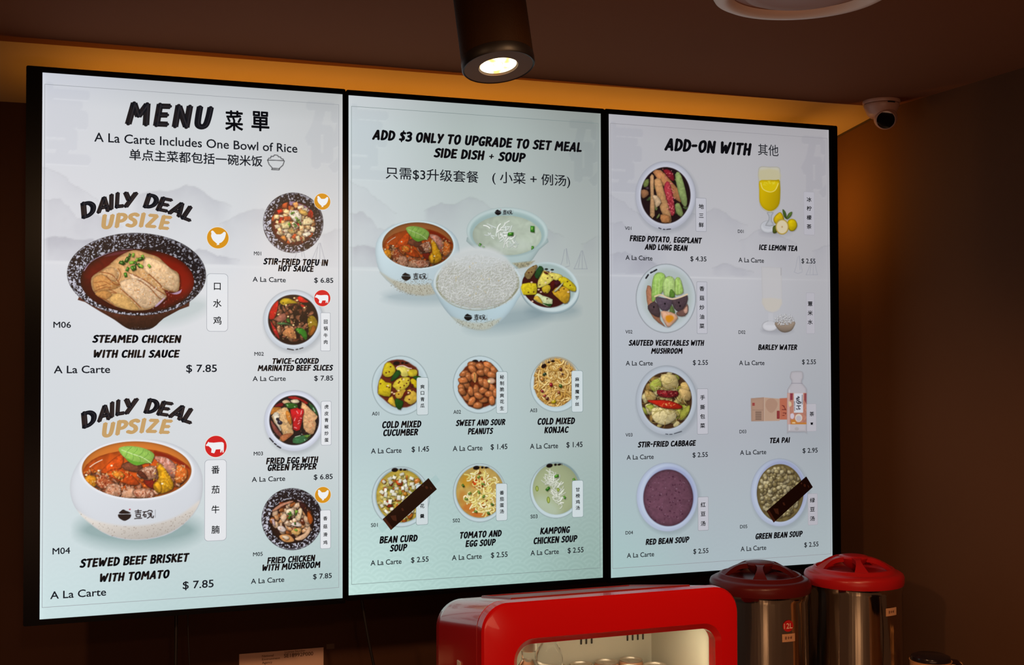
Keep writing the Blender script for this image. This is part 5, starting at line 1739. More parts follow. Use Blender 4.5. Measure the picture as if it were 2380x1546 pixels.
pic(1229, 1071, 1356, 1207, 'picture of clear chicken soup with spring onion in a white bowl')
plate((1291.4, 1139.8, 60, 65.3), None)
e = (1292, 1137, 54, 59)
ell(e[0] + 2, e[1] - 2, e[2] + 1, e[3] + 1, (104, 128, 128), soft=5, alpha=.75)
ell(*e, (160, 170, 132), edge=(.92, 8), grad=(-1, .6, .05, 1290, 1137, 55))
ell(1270, 1180, 34, 20, (180, 196, 184), rot=.5, alpha=.55, soft=22, clip=e)
P = K(1220, 1065, 9.66)
for cx_, cy_, a, b_, n_ in ((590, 420, 9, 9, 20), (640, 560, 14, 8, 26), (700, 720, 9, 14, 24), (740, 860, 10, 12, 18), (820, 980, 7, 7, 6), (510, 540, 5, 4, 5)):
    q = P([(cx_, cy_)])[0]
    strands((q[0], q[1], a, b_), n_, [(214, 216, 206), (200, 204, 190), (190, 194, 180)], 2.0, 13, clip=e, dark=(128, 138, 112), curv=.7)
for x, y, r in ((710, 405, 4.6), (515, 690, 4.8), (1100, 490, 4), (890, 880, 3.4)):
    q = P([(x, y)])[0]
    onion(q[0], q[1], r, clip=e, cols=((34, 100, 24), (60, 130, 30)))
for x, y, a, b_ in ((270, 685, 3.4, 6.4), (525, 940, 3.6, 7.6), (745, 710, 3.0, 4.4)):
    q = P([(x, y)])[0]
    ell(q[0], q[1], a, b_, (96, 120, 24), rot=-.08)
    ell(q[0], q[1], a - 1.5, b_ - 1.6, (172, 182, 96), rot=-.08)
topmark(1277, 1082.5, rot=-.1)

# --- right screen
pic(1474, 372, 1620, 538, 'picture of fried potato, aubergine and long beans in a white bowl')
e = (1546.8, 454.3, 57.5, 65.3)
whitebowl((1547, 454.8, 70.4, 80), e, base=(186, 188, 200), shade=(140, 144, 160))
ell(*e, (30, 18, 20))
P = K(1390, 240, 3.864)
pile((1547, 454, 50, 58), 30, [((70, 84, 50), 4), ((90, 66, 80), 2), ((50, 30, 26), 2), ((110, 120, 70), 2)], (5, 9), (3, 5), clip=e, sh=.5)
for q, c in (([(490, 620), (560, 600), (640, 680), (780, 850), (760, 890), (700, 870), (600, 760)], (166, 112, 72)), ([(690, 640), (730, 620), (770, 720), (800, 860), (790, 930), (750, 900), (710, 760)], (134, 152, 94)),
             ([(600, 720), (640, 710), (680, 880), (690, 990), (650, 1010), (620, 900), (590, 800)], (160, 50, 62)), ([(580, 590), (640, 600), (680, 650), (680, 700), (640, 680), (600, 630)], (136, 30, 44)),
             ([(500, 690), (560, 680), (590, 780), (640, 950), (660, 1060), (620, 1075), (560, 960), (520, 800)], (178, 132, 88)), ([(465, 660), (500, 650), (500, 780), (510, 1010), (465, 1010), (470, 840)], (190, 146, 104)),
             ([(690, 910), (730, 900), (765, 990), (740, 1020), (700, 980)], (126, 140, 84)), ([(385, 780), (440, 780), (455, 820), (410, 855), (390, 840)], (142, 98, 68)), ([(485, 830), (530, 830), (568, 890), (520, 940), (505, 880)], (204, 172, 136)),
             ([(410, 700), (455, 680), (450, 740), (410, 755)], (110, 122, 66)), ([(560, 1000), (640, 1010), (640, 1070), (570, 1070)], (170, 114, 70)), ([(570, 560), (640, 575), (560, 600)], (40, 24, 24))):
    morsel(smooth(P(q), 2), c, clip=e, lit=.14, noise=.14, edge=(.6, 1.8))
flecks((1558, 462, 10, 36), 60, [(220, 130, 130), (120, 26, 40), (206, 96, 96)], 1.9, clip=e, alpha=.8)
flecks((1552, 405, 14, 12), 22, [(206, 120, 120), (90, 16, 30)], 1.8, clip=e, alpha=.7)
for q in ([(545, 1120), (565, 1128)], [(585, 1133), (600, 1134)], [(615, 1134), (650, 1130)]):
    line(P(q), 2.2, (50, 50, 60))

pic(1758, 382, 1858, 552, 'picture of a tall glass of iced lemon tea beside lemons')
P = K(1390, 240, 3.864)
ell(1802, 540, 36, 9, (120, 120, 132), alpha=.25, soft=12)
ell(1784.7, 527.3, 18, 14.5, (196, 198, 204), edge=(.72, 1.5), alpha=.9)
ell(1785, 524, 13, 9, (176, 178, 186), alpha=.7, soft=3)
poly(smooth(P([(1515, 980), (1575, 980), (1560, 1010), (1560, 1060), (1580, 1100), (1500, 1100), (1530, 1050), (1530, 1010)]), 2), (176, 178, 184), edge=(.7, 1.6))
glass = smooth(P([(1443, 580), (1540, 572), (1622, 576), (1637, 640), (1637, 860), (1620, 930), (1575, 972), (1530, 978), (1475, 950), (1446, 890), (1442, 740)]), 3)
poly(glass, (190, 186, 172), edge=(.8, 1.6))
poly(smooth(P([(1450, 600), (1620, 600), (1628, 700), (1560, 690), (1460, 700)]), 2), (186, 178, 140), soft=6, alpha=.8)
poly(smooth(P([(1447, 700), (1500, 690), (1600, 690), (1632, 700), (1634, 860), (1616, 925), (1575, 962), (1530, 968), (1480, 940), (1450, 885), (1447, 780)]), 2), (188, 158, 8), edge=(.84, 2), grad=(1, .3, -.10, 1788, 450, 26))
poly(smooth(P([(1462, 710), (1540, 706), (1620, 706), (1600, 770), (1540, 792), (1490, 770)]), 2), (206, 180, 16), soft=3)
line(smooth(P([(1460, 715), (1480, 770), (1540, 797), (1590, 780), (1618, 720)]), 4, False), 2.0, (222, 206, 110))
flecks((1787, 426, 20, 6), 16, [(216, 200, 60)], 3, alpha=.5)
for q, c in (([(1575, 1040), (1600, 1000), (1640, 980), (1670, 1040), (1640, 1090), (1590, 1080)], (196, 164, 20)), ([(1700, 1070), (1730, 1040), (1770, 1050), (1788, 1100), (1760, 1145), (1715, 1140)], (196, 170, 10)),
             ([(1655, 955), (1675, 965), (1690, 1000), (1690, 1040), (1665, 1010)], (70, 96, 40)), ([(1690, 1035), (1710, 990), (1742, 975), (1735, 1010), (1705, 1040)], (90, 116, 50)), ([(1570, 1110), (1600, 1100), (1605, 1160), (1570, 1165)], (80, 90, 30))):
    morsel(smooth(P(q), 3), c, sh=.2, lit=.2, noise=.06)
ell(1817.6, 527.5, 15.5, 18, (196, 168, 84), edge=(.7, 1.6))
ell(1817.6, 527.5, 12.6, 15, (206, 192, 160))
ell(1817.6, 527.5, 2, 2.4, (180, 150, 110))

pic(1474, 610, 1620, 777, 'picture of green pak choi with brown mushrooms on a white plate')
e = (1547.4, 693.7, 70, 80.5)
ell(e[0], e[1], e[2], e[3], (180, 187, 194), edge=(.62, 1.2))
ell(e[0], e[1], e[2] - 2.6, e[3] - 2.6, (186, 194, 200), soft=2)
ell(1551, 690, 58, 66, (164, 176, 172), soft=12, alpha=.7)
P = K(1390, 600, 3.864)
for q, c in (([(430, 300), (470, 250), (560, 560), (620, 620), (540, 580), (460, 480)], (160, 110, 84)), ([(480, 380), (480, 260), (500, 160), (540, 128), (590, 140), (605, 190), (580, 300), (540, 340), (500, 390)], (150, 186, 96)),
             ([(590, 330), (580, 230), (610, 170), (660, 165), (690, 210), (690, 320), (640, 350)], (168, 196, 120)), ([(690, 320), (690, 190), (730, 175), (755, 240), (765, 310), (720, 330)], (156, 190, 100)),
             ([(640, 350), (650, 280), (680, 300), (690, 350)], (90, 130, 50)), ([(445, 430), (510, 390), (550, 450), (555, 530), (500, 515), (460, 480)], (74, 58, 62)), ([(515, 350), (600, 360), (665, 370), (650, 450), (590, 480), (540, 430)], (84, 70, 82)),
             ([(665, 370), (740, 350), (803, 335), (795, 410), (740, 480), (700, 470), (672, 430)], (76, 60, 66)), ([(700, 490), (760, 460), (800, 410), (808, 470), (780, 520), (720, 520)], (116, 84, 76)),
             ([(765, 470), (800, 430), (805, 480), (785, 500)], (206, 160, 140)), ([(640, 480), (660, 420), (690, 480), (680, 500)], (90, 110, 60)),
             ([(560, 480), (630, 480), (690, 500), (716, 540), (660, 600), (625, 620), (590, 570)], (206, 160, 132))):
    morsel(smooth(P(q), 2), c, lit=.10, noise=.12, edge=(.68, 1.8), sh=.35)
poly(smooth(P([(610, 520), (660, 515), (680, 545), (640, 580), (610, 560)]), 3), (206, 132, 28), soft=4)
line(smooth(P([(510, 345), (560, 330), (620, 355), (670, 368), (740, 350), (800, 325)]), 4, False), 3.4, (214, 190, 160))
for x in (520, 550, 610, 640, 705, 735):
    line(P([(x, 190), (x - 6, 320)]), 1.2, (206, 220, 160), alpha=.6)
for x, y in ((725, 400), (735, 430), (500, 440), (600, 410)):
    q = P([(x, y)])[0]
    ell(q[0], q[1], 2, 2.4, (26, 20, 26))
for q in ([(430, 180), (450, 150)], [(472, 132), (488, 124)], [(500, 118), (525, 104)]):
    line(P(q), 3.6, (32, 34, 38))

pic(1764, 615, 1850, 778, 'picture of a faint glass of barley water beside a bowl of barley')
ell(1806, 768, 36, 8, (120, 120, 130), alpha=.35, soft=10)
poly([(1769, 620), (1817, 622), (1818, 700), (1812, 722), (1796, 728), (1778, 722), (1771, 700)], (186, 184, 186), edge=(.93, 1.4), alpha=.8)
poly(smooth([(1771, 694), (1816, 696), (1812, 716), (1796, 725), (1778, 718)], 2), (192, 184, 170), alpha=.6, soft=4)
line([(1815, 623), (1815, 640)], 1.2, (130, 128, 136), alpha=.7)
ell(1789, 758, 18.5, 12.5, (200, 200, 206), edge=(.7, 1.5))
poly([(1786, 728), (1796, 728), (1797, 748), (1804, 756), (1778, 756), (1786, 746)], (186, 186, 192), alpha=.7, soft=2)
poly(smooth([(1801, 750), (1806, 763), (1815, 771), (1826, 773), (1838, 769), (1845, 760), (1847, 748), (1824, 744)], 3), (140, 124, 110), edge=(.7, 2), grad=(0, 1, -.2, 1824, 760, 14))
for x, y in scatter((1823, 744, 21, 11.5), 130, 1.0):
    ell(x, y, 2.2, 1.5, (90, 88, 92), rot=rng.uniform(0, 3), alpha=.5, soft=1.2)
    ell(x - .4, y - .5, 1.8, 1.1, (206, 206, 208), rot=rng.uniform(0, 3), alpha=.9)

pic(1474, 846, 1622, 1014, 'picture of stir-fried cabbage with chilli in a white bowl')
e = (1549.4, 930.8, 58.2, 65.6)
whitebowl((1548.6, 930.5, 71.2, 80.8), e, base=(178, 186, 196), shade=(150, 158, 170))
ell(*e, (66, 44, 26))
P = K(1390, 600, 3.864)
pile((1549, 930, 52, 60), 46, [((176, 160, 96), 4), ((190, 176, 126), 4), ((150, 156, 60), 2), ((134, 106, 56), 2)], (9, 15), (6, 10), clip=e, irr=.35, noise=.2, edge=(.6, 1.8), sh=.5)
for q, c in (([(560, 1060), (620, 1040), (700, 1060), (720, 1150), (640, 1180), (580, 1150)], (186, 166, 110)), ([(480, 1360), (560, 1340), (680, 1370), (700, 1440), (600, 1500), (500, 1460)], (206, 190, 140)),
             ([(740, 1130), (800, 1120), (820, 1200), (760, 1240)], (190, 158, 96)), ([(460, 1130), (540, 1080), (570, 1150), (500, 1200)], (160, 166, 70)), ([(740, 1380), (820, 1320), (810, 1400), (740, 1460)], (150, 150, 60)),
             ([(420, 1190), (500, 1210), (520, 1270), (440, 1280)], (176, 146, 90)), ([(730, 1170), (830, 1200), (820, 1280), (740, 1260)], (180, 150, 96))):
    morsel(smooth(P(q), 3), c, clip=e, noise=.14, edge=(.65, 1.8))
strands((1549, 930, 46, 54), 60, [(206, 194, 140), (170, 160, 90), (140, 110, 50)], 1.0, 20, clip=e, dark=(90, 66, 26), alpha=.7)
morsel(smooth(P([(530, 1185), (620, 1190), (715, 1195), (715, 1240), (640, 1255), (545, 1240)]), 2), (116, 26, 32), clip=e, noise=.3, nk=0)
flecks((1551, 914, 22, 6), 26, [(190, 110, 100), (60, 10, 16)], 1.9, clip=e, alpha=.7)
morsel(smooth(P([(440, 1280), (520, 1275), (640, 1280), (750, 1325), (730, 1355), (600, 1350), (520, 1320)]), 3), (176, 34, 20), clip=e, noise=.12)
flecks((1550, 941, 18, 4), 16, [(214, 150, 90), (206, 90, 50)], 2.4, clip=e, alpha=.8)
for q in ([(1547, 1009), (1552, 1009.5)], [(1556, 1009.8), (1562, 1009.4)], [(1567, 1008), (1584, 1003)]):
    line(q, 1.8, (60, 64, 74))

pic(1742, 860, 1880, 1008, 'picture of a peach tea bottle with its flattened tan carton')
P = K(1740, 860, 10.3)
poly(P([(50, 680), (370, 655), (370, 1225), (60, 1230)]), (166, 134, 116), edge=(.9, 2))
poly(P([(370, 660), (740, 690), (740, 1220), (370, 1225)]), (176, 146, 126))
poly(P([(740, 680), (930, 670), (930, 1190), (740, 1190)]), (174, 100, 78))
poly(smooth(P([(400, 830), (430, 730), (520, 680), (620, 700), (690, 800), (660, 920), (560, 1030), (480, 1000), (420, 920)]), 2), (160, 124, 106), alpha=.7)
line(P([(375, 660), (375, 1225)]), 1.0, (196, 172, 156))
poly(P([(675, 980), (735, 980), (735, 1170), (675, 1170)]), (116, 22, 28))
line(P([(705, 1000), (705, 1150)]), 1.0, (180, 120, 116))
for x, y in ((100, 805), (128, 805), (100, 840), (128, 840)):
    q = P([(x, y)])[0]
    ell(q[0], q[1], 1.5, 1.6, (140, 40, 44))
line(P([(90, 960), (340, 960)]), .8, (130, 104, 92))
for j in range(12):
    y = 990 + j * 18
    line(P([(165, y), (300, y)]), .9, (70, 54, 48) if j % 3 else (120, 100, 90), alpha=.8)
for q in ([(800, 850), (850, 870)], [(830, 860), (890, 960)], [(800, 950), (880, 950)], [(820, 1030), (890, 1030), (880, 1060)], [(810, 1090), (850, 1090)]):
    line(P(q), 1.4, (90, 30, 30))
bt = smooth(P([(1010, 60), (1060, 35), (1240, 30), (1295, 70), (1300, 190), (1275, 240), (1275, 320), (1370, 430), (1385, 600), (1385, 1440), (1340, 1480), (960, 1480), (920, 1440), (920, 600), (940, 440), (1020, 320), (1020, 240), (985, 180)]), 2)
poly(np.array(bt) + (1, 1.5), (110, 110, 122), alpha=.35, soft=5)
poly(bt, (176, 172, 178), edge=(.80, 1.6))
line(P([(1020, 320), (1280, 320)]), 1.2, (130, 128, 138))
line(P([(975, 480), (975, 1440)]), 2.0, (204, 200, 204), alpha=.7)
poly(P([(925, 555), (1382, 550), (1382, 1300), (925, 1300)]), (170, 116, 100), noise=.12, nk=1)
poly(P([(925, 560), (985, 560), (985, 1300), (925, 1300)]), (186, 150, 142))
poly(P([(990, 560), (1055, 560), (1050, 720), (990, 720)]), (128, 52, 66))
poly(P([(1080, 555), (1300, 555), (1300, 1025), (1080, 1025)]), (196, 198, 206))
poly(smooth(P([(955, 760), (1010, 770), (1020, 850), (970, 880)]), 3), (196, 180, 146))
for q, w_ in (([(1180, 640), (1210, 660), (1150, 680)], 2.2), ([(1140, 690), (1210, 710)], 1.6), ([(1150, 720), (1250, 780)], 2.2), ([(1140, 760), (1180, 810), (1240, 800)], 1.8), ([(1200, 760), (1190, 790)], 1.4),
              ([(1150, 860), (1240, 860)], 2.0), ([(1190, 860), (1200, 940), (1230, 930)], 2.0), ([(1145, 930), (1165, 945)], 2.2), ([(1095, 750), (1100, 860)], .9), ([(1098, 880), (1098, 980)], .8), ([(1280, 600), (1280, 820)], .9)):
    line(P(q), w_, (44, 44, 54))
poly(smooth(P([(1000, 1060), (1060, 1040), (1090, 1100), (1060, 1170), (1000, 1150)]), 3), (196, 184, 196))
ell(*P([(1195, 1150)])[0], 8.4, 9.4, (202, 190, 178))
ell(*P([(1195, 1160)])[0], 6, 6.5, (176, 168, 176))
poly(P([(1010, 1190), (1110, 1190), (1150, 1260), (1380, 1260), (1380, 1300), (1010, 1300)]), (180, 116, 50))
poly(P([(1040, 1250), (1110, 1250), (1120, 1280), (1040, 1280)]), (214, 190, 150))
poly(P([(1330, 560), (1382, 560), (1382, 820), (1330, 720)]), (132, 66, 70))
ell(*P([(1150, 1410)])[0], 5, 4, (160, 156, 156), alpha=.8)

pic(1474, 1073, 1624, 1240, 'picture of purple red bean soup in a white bowl')
e = (1553, 1157.4, 57.4, 65.3)
whitebowl((1550.6, 1155.5, 71.5, 80.2), None, base=(184, 196, 216), shade=(140, 150, 186))
ell(1557, 1152, 60, 68, (142, 150, 188), soft=8, alpha=.7, clip=(1551, 1155, 68, 77))
ell(e[0], e[1], e[2] + 1, e[3] + 1, (50, 34, 50), soft=2, alpha=.6)
ell(*e, (102, 66, 82), edge=(.7, 5), noise=.10, nk=4, grad=(.9, -.2, -.06, 1553, 1157, 60))
flecks((1552, 1160, 52, 58), 60, [(60, 28, 46), (80, 44, 62)], 2.2, clip=e, alpha=.7, asp=1.4)
flecks((1552, 1160, 52, 58), 40, [(176, 150, 170), (150, 116, 140)], 1.2, clip=e, alpha=.7)

pic(1742, 1063, 1880, 1226, 'picture of green bean soup in a white bowl')
e = (1813, 1146, 54.3, 67)
whitebowl((1811, 1145, 66.5, 79), None, base=(178, 188, 206), shade=(138, 146, 180))
ell(1816, 1140, 58, 70, (140, 146, 180), soft=8, alpha=.7, clip=(1811, 1145, 63, 76))
ell(*e, (112, 96, 58), edge=(.75, 5), noise=.14, nk=2)
pile((1812, 1144, 46, 58), 150, [((158, 142, 100), 4), ((176, 162, 124), 3), ((134, 118, 78), 3)], (5.0, 7.6), (4.2, 6.0), clip=e, irr=.1, noise=.06, edge=(.62, 2.0), sh=.45, hl=(206, 196, 160))
CV = np.clip(CV, 0, 1)
# ------------------------------------------------------------------ lay everything on the screens
pic_m = bpy.data.materials.new('lit_display')
pic_m.use_nodes = True
nt = pic_m.node_tree
b = nt.nodes['Principled BSDF']
b.inputs['Base Color'].default_value = (0.004, 0.004, 0.004, 1)
b.inputs['Roughness'].default_value = 0.30
b.inputs['Specular IOR Level'].default_value = 0.25
at = nt.nodes.new('ShaderNodeAttribute')
at.attribute_name = 'Col'
nt.links.new(at.outputs['Color'], b.inputs['Emission Color'])
b.inputs['Emission Strength'].default_value = 1.0


def lin_np(c):
    c = np.clip(c, 0, 1)
    return np.where(c <= 0.04045, c / 12.92, ((c + 0.055) / 1.055) ** 2.4)


def sample(img, X, Y):
    X = np.clip(X, 0, WW - 2)
    Y = np.clip(Y, 0, HH - 2)
    xi, yi = X.astype(int), Y.astype(int)
    fx, fy = (X - xi)[..., None], (Y - yi)[..., None]
    return (img[yi, xi] * (1 - fx) + img[yi, xi + 1] * fx) * (1 - fy) + (img[yi + 1, xi] * (1 - fx) + img[yi + 1, xi + 1] * fx) * fy


def flat_mesh(name, V, F4, colr, parent, m=pic_m):
    """V Nx3 local, F4 Mx4 quads, colr Nx3 display colours 0..1"""
    me = bpy.data.meshes.new(name)
    me.vertices.add(len(V))
    me.vertices.foreach_set('co', np.asarray(V, np.float32).ravel())
    me.loops.add(F4.size)
    me.loops.foreach_set('vertex_index', F4.astype(np.int32).ravel())
    me.polygons.add(len(F4))
    me.polygons.foreach_set('loop_start', np.arange(0, F4.size, 4, dtype=np.int32))
    me.update(calc_edges=True)
    a = me.color_attributes.new('Col', 'FLOAT_COLOR', 'POINT')
    c4 = np.ones((len(V), 4), np.float32)
    c4[:, :3] = lin_np(colr)
    a.data.foreach_set('color', c4.ravel())
    return link_mesh(name, me, m, parent)


def grid_patch(name, k, X0, X1, Z0, Z1, pitch, y, img, parent, masked=False, label=None):
    x0, x1, z0, z1 = PANELS[k][:4]
    X0, X1, Z0, Z1 = max(X0, x0), min(X1, x1), max(Z0, z0), min(Z1, z1)
    nx, nz = max(2, int((X1 - X0) / pitch) + 1), max(2, int((Z1 - Z0) / pitch) + 1)
    gx, gz = np.meshgrid(np.linspace(X0, X1, nx), np.linspace(Z0, Z1, nz))
    sx, sy = plane_to_sheet(gx, gz)
    c = sample(img, sx, sy).reshape(-1, 3)
    ids = np.arange(nx * nz).reshape(nz, nx)
    Q = np.stack([ids[:-1, :-1], ids[:-1, 1:], ids[1:, 1:], ids[1:, :-1]], -1).reshape(-1, 4)
    if masked:
        d = np.abs(c - sample(BG0, sx, sy).reshape(-1, 3)).max(1) > .005
        keep = d[Q].any(1)
        Q = Q[keep]
        if len(Q) == 0:
            return None
        used, inv = np.unique(Q, return_inverse=True)
        Q = inv.reshape(-1, 4)
    else:
        used = np.arange(nx * nz)
    V = np.stack([gx.ravel() - parent.location.x, np.full(nx * nz, y), gz.ravel() - parent.location.z], 1)[used]
    o = flat_mesh(name, V, Q, c[used], parent)
    if label:
        o['label'] = label
    return o


for k in range(3):
    x0, x1, z0, z1 = PANELS[k][:4]
    grid_patch('display_panel', k, x0, x1, z0, z1, .0030, 0.0, BG0, SCREENS[k])
PICS.append((616, 355, 666, 399, 'line drawing of a heaped rice bowl'))
for (q, lb) in (((868, 1100, 0, 0), ''),):
    pass
for k in range(3):
    q = uv_of([(1296, 574), (1370, 630)], 1)
    x0, x1, z0, z1 = PANELS[k][:4]
    X0, X1 = x0 + q[0][0] * (x1 - x0), x0 + q[1][0] * (x1 - x0)
    Z1, Z0 = z1 - q[0][1] * (z1 - z0), z1 - q[1][1] * (z1 - z0)
    grid_patch('boat_sketch', k, X0, X1, Z0, Z1, .0010, -.0003, CV, SCREENS[k], True, 'faint sketch of two sailing boats')
for (a0, b0_, a1, b1_, lb) in PICS:
    k = 0 if a0 < 800 else (1 if a0 < 1400 else 2)
    cs = [photo_to_plane(px, py) for px in (a0 - 7, a1 + 7) for py in (b0_ - 7, b1_ + 7)]
    X0, X1 = min(c[0] for c in cs), max(c[0] for c in cs)
    Z0, Z1 = min(c[1] for c in cs), max(c[1] for c in cs)
    grid_patch('dish_picture', k, X0, X1, Z0, Z1, .0010, -.0005, CV, SCREENS[k], True, lb)
print('PAINTED', sum(len(m_.polygons) for m_ in bpy.data.meshes))


def ink(name, rgb, lit=True):
    if name in MATS:
        return MATS[name]
    c = tuple(float(v) for v in lin(rgb))
    m = mat(name, (0.003, 0.003, 0.003), 0.35, emis=c, estr=1.0, spec=.25)
    return m


BLACK = ink('ink_black', (12, 12, 16))
SOFTB = ink('ink_soft_black', (28, 30, 36))


def put_flat(name, V2, Fc, origin, sx, sz, rot, y, m, parent, label=None):
    """V2 in font units -> placed in the wall plane"""
    c, s = math.cos(rot), math.sin(rot)
    U, W = V2[:, 0] * sx, V2[:, 1] * sz
    X = origin[0] + U * c - W * s - parent_loc(parent)[0]
    Z = origin[1] + U * s + W * c - parent_loc(parent)[2]
    me = bpy.data.meshes.new(name)
    me.from_pydata([(float(a), float(y), float(b_)) for a, b_ in zip(X, Z)], [], Fc)
    me.update()
    o = link_mesh(name, me, m, parent)
    if label:
        o['label'] = label
    return o


def parent_loc(p):
    return p.location if p.parent is None else p.parent.location


YT = -.0011


def fit(k, name, V2, Fc, x0, y0, x1, y1, cap, capu, m, parent=None, y=YT):
    """fit the string between two measured baseline points; cap = capital height there"""
    A, B = photo_to_plane(x0, y0), photo_to_plane(x1, y1)
    H = photo_to_plane((x0 + x1) / 2, (y0 + y1) / 2 - cap)[1] - photo_to_plane((x0 + x1) / 2, (y0 + y1) / 2)[1]
    lo, hi = V2[:, 0].min(), V2[:, 0].max()
    sx = (B[0] - A[0]) / (hi - lo)
    V3 = V2.copy()
    V3[:, 0] -= lo
    zb = (A[1] + B[1]) / 2
    return put_flat(name, V3, Fc, (A[0], zb), sx, H / capu, 0, y, m, parent or SCREENS[k])


def bt(k, body, x0, y0, x1, y1, cap, name='dish_name', m=None, gap=.115, gloss=False):
    V2, Fc = brush(body, th=.255 if gloss else .235, gap=gap)
    o = fit(k, name, V2, Fc, x0, y0, x1, y1, cap, 1.0, m or BLACK)
    if gloss:
        lo, hi = V2[:, 0].min(), V2[:, 0].max()
        V3, F3 = brush(body, th=.055, gap=gap, dx=.035, dy=-.01)
        A, B = photo_to_plane(x0, y0), photo_to_plane(x1, y1)
        H = photo_to_plane((x0 + x1) / 2, (y0 + y1) / 2 - cap)[1] - photo_to_plane((x0 + x1) / 2, (y0 + y1) / 2)[1]
        V3[:, 0] -= lo
        put_flat('gloss', V3, F3, (A[0], (A[1] + B[1]) / 2), (B[0] - A[0]) / (hi - lo), H, 0, YT - .0001, ink('ink_gloss', (36, 36, 42)), o)
    return o


def ct(k, body, x0, y0, x1, y1, cap, name='caption', m=None, off=.013):
    V2, Fc = glyphs(body, off)
    return fit(k, name, V2, Fc, x0, y0, x1, y1, cap, CAP + 2 * off, m or SOFTB)


def cjk(k, body, x0, y0, x1, y1, h, name='caption', m=None, off=.004):
    V2, Fc = glyphs(body, off)
    V2 = V2 - (0, V2[:, 1].min())
    return fit(k, name, V2, Fc, x0, y0, x1, y1, h, float(V2[:, 1].max()), m or SOFTB)


# headings
bt(0, 'MENU', 290, 289, 497, 299, 50, 'heading', ink('ink_heading', (22, 22, 27)), gap=.22, gloss=True)
cjk(0, '菜', 523, 303.5, 565, 305.5, 47.5, 'heading', BLACK, .022)
cjk(0, '單', 584, 304.5, 626, 306.5, 46.5, 'heading', BLACK, .022)
ct(0, 'A La Carte Includes One Bowl of Rice', 219, 330, 691, 354, 20.5, off=.011)
cjk(0, '单点主菜都包括一碗米饭', 300.5, 373.5, 610, 387, 26, off=.014)
bt(1, 'ADD $3 ONLY TO UPGRADE TO SET MEAL', 864, 324.5, 1352, 352.5, 21.5, 'heading')
bt(1, 'SIDE DISH + SOUP', 1007.4, 366.5, 1222, 376, 20.5, 'heading')
cjk(1, '只需$3升级套餐', 896, 417, 1112, 426.5, 29, 'heading', off=.008)
cjk(1, '( 小菜 + 例汤)', 1143.7, 429, 1325, 438, 31, 'heading', off=.008)
bt(2, 'ADD-ON WITH', 1543, 349.5, 1747, 360.5, 27, 'heading')
cjk(2, '其他', 1761.4, 361, 1809, 363.5, 26.5, 'heading', off=.004)


def arc_deal(k, dx, dyl, dyr):
    """DAILY DEAL on an arc with UPSIZE below"""
    T = K(80, 400, 3.092)
    dk = ink('ink_heading', (22, 22, 27))
    for ch, cx_, cy_, rot, hh, wf in (('D', 384, 268, 17, 106, 1.55), ('A', 484, 237, 13, 104, 1.28), ('I', 553, 215, 9, 104, 1.25), ('L', 607, 203, 6, 106, 1.15), ('Y', 693, 200, 1, 108, 1.45),
                                      ('D', 838, 210, -6, 102, 1.45), ('E', 933, 235, -11, 102, 1.5), ('A', 1018, 262, -17, 104, 1.35), ('L', 1105, 298, -22, 106, 1.35)):
        px, py = T([(cx_, cy_)])[0]
        py += dyl + (dyr - dyl) * (px - 180) / 270
        X, Z = photo_to_plane(px + dx, py)
        h_ = hh / 3.092 / 1022
        V2, Fc = brush(ch, th=.25)
        c = (V2.min(0) + V2.max(0)) / 2
        o = put_flat('heading', V2 - c, Fc, (X, Z), h_ * wf, h_, math.radians(rot), YT, dk, SCREENS[k])
        V3, F3 = brush(ch, th=.05, dx=.04)
        put_flat('gloss', V3 - c, F3, (X, Z), h_ * wf, h_, math.radians(rot), YT - .0001, ink('ink_gloss', (36, 36, 42)), o)
    gd = ink('ink_gold', (196, 158, 104))
    for ch, cx_, cy_, rot, hh in (('U', 530, 357, 3, 98), ('P', 623, 348, 2, 98), ('S', 705, 345, 0, 100), ('I', 775, 345, -1, 98), ('Z', 845, 352, -3, 98), ('E', 940, 364, -5, 98)):
        px, py = T([(cx_, cy_)])[0]
        py += dyl + (dyr - dyl) * (px - 180) / 270
        X, Z = photo_to_plane(px + dx, py)
        h_ = hh / 3.092 / 1022
        V2, Fc = brush(ch, th=.24)
        c = (V2.min(0) + V2.max(0)) / 2
        put_flat('heading', V2 - c, Fc, (X, Z), h_ * 1.32, h_, math.radians(rot), YT, gd, SCREENS[k])


arc_deal(0, 0, 0, 0)
arc_deal(0, 1.5, 488.5, 469.5)

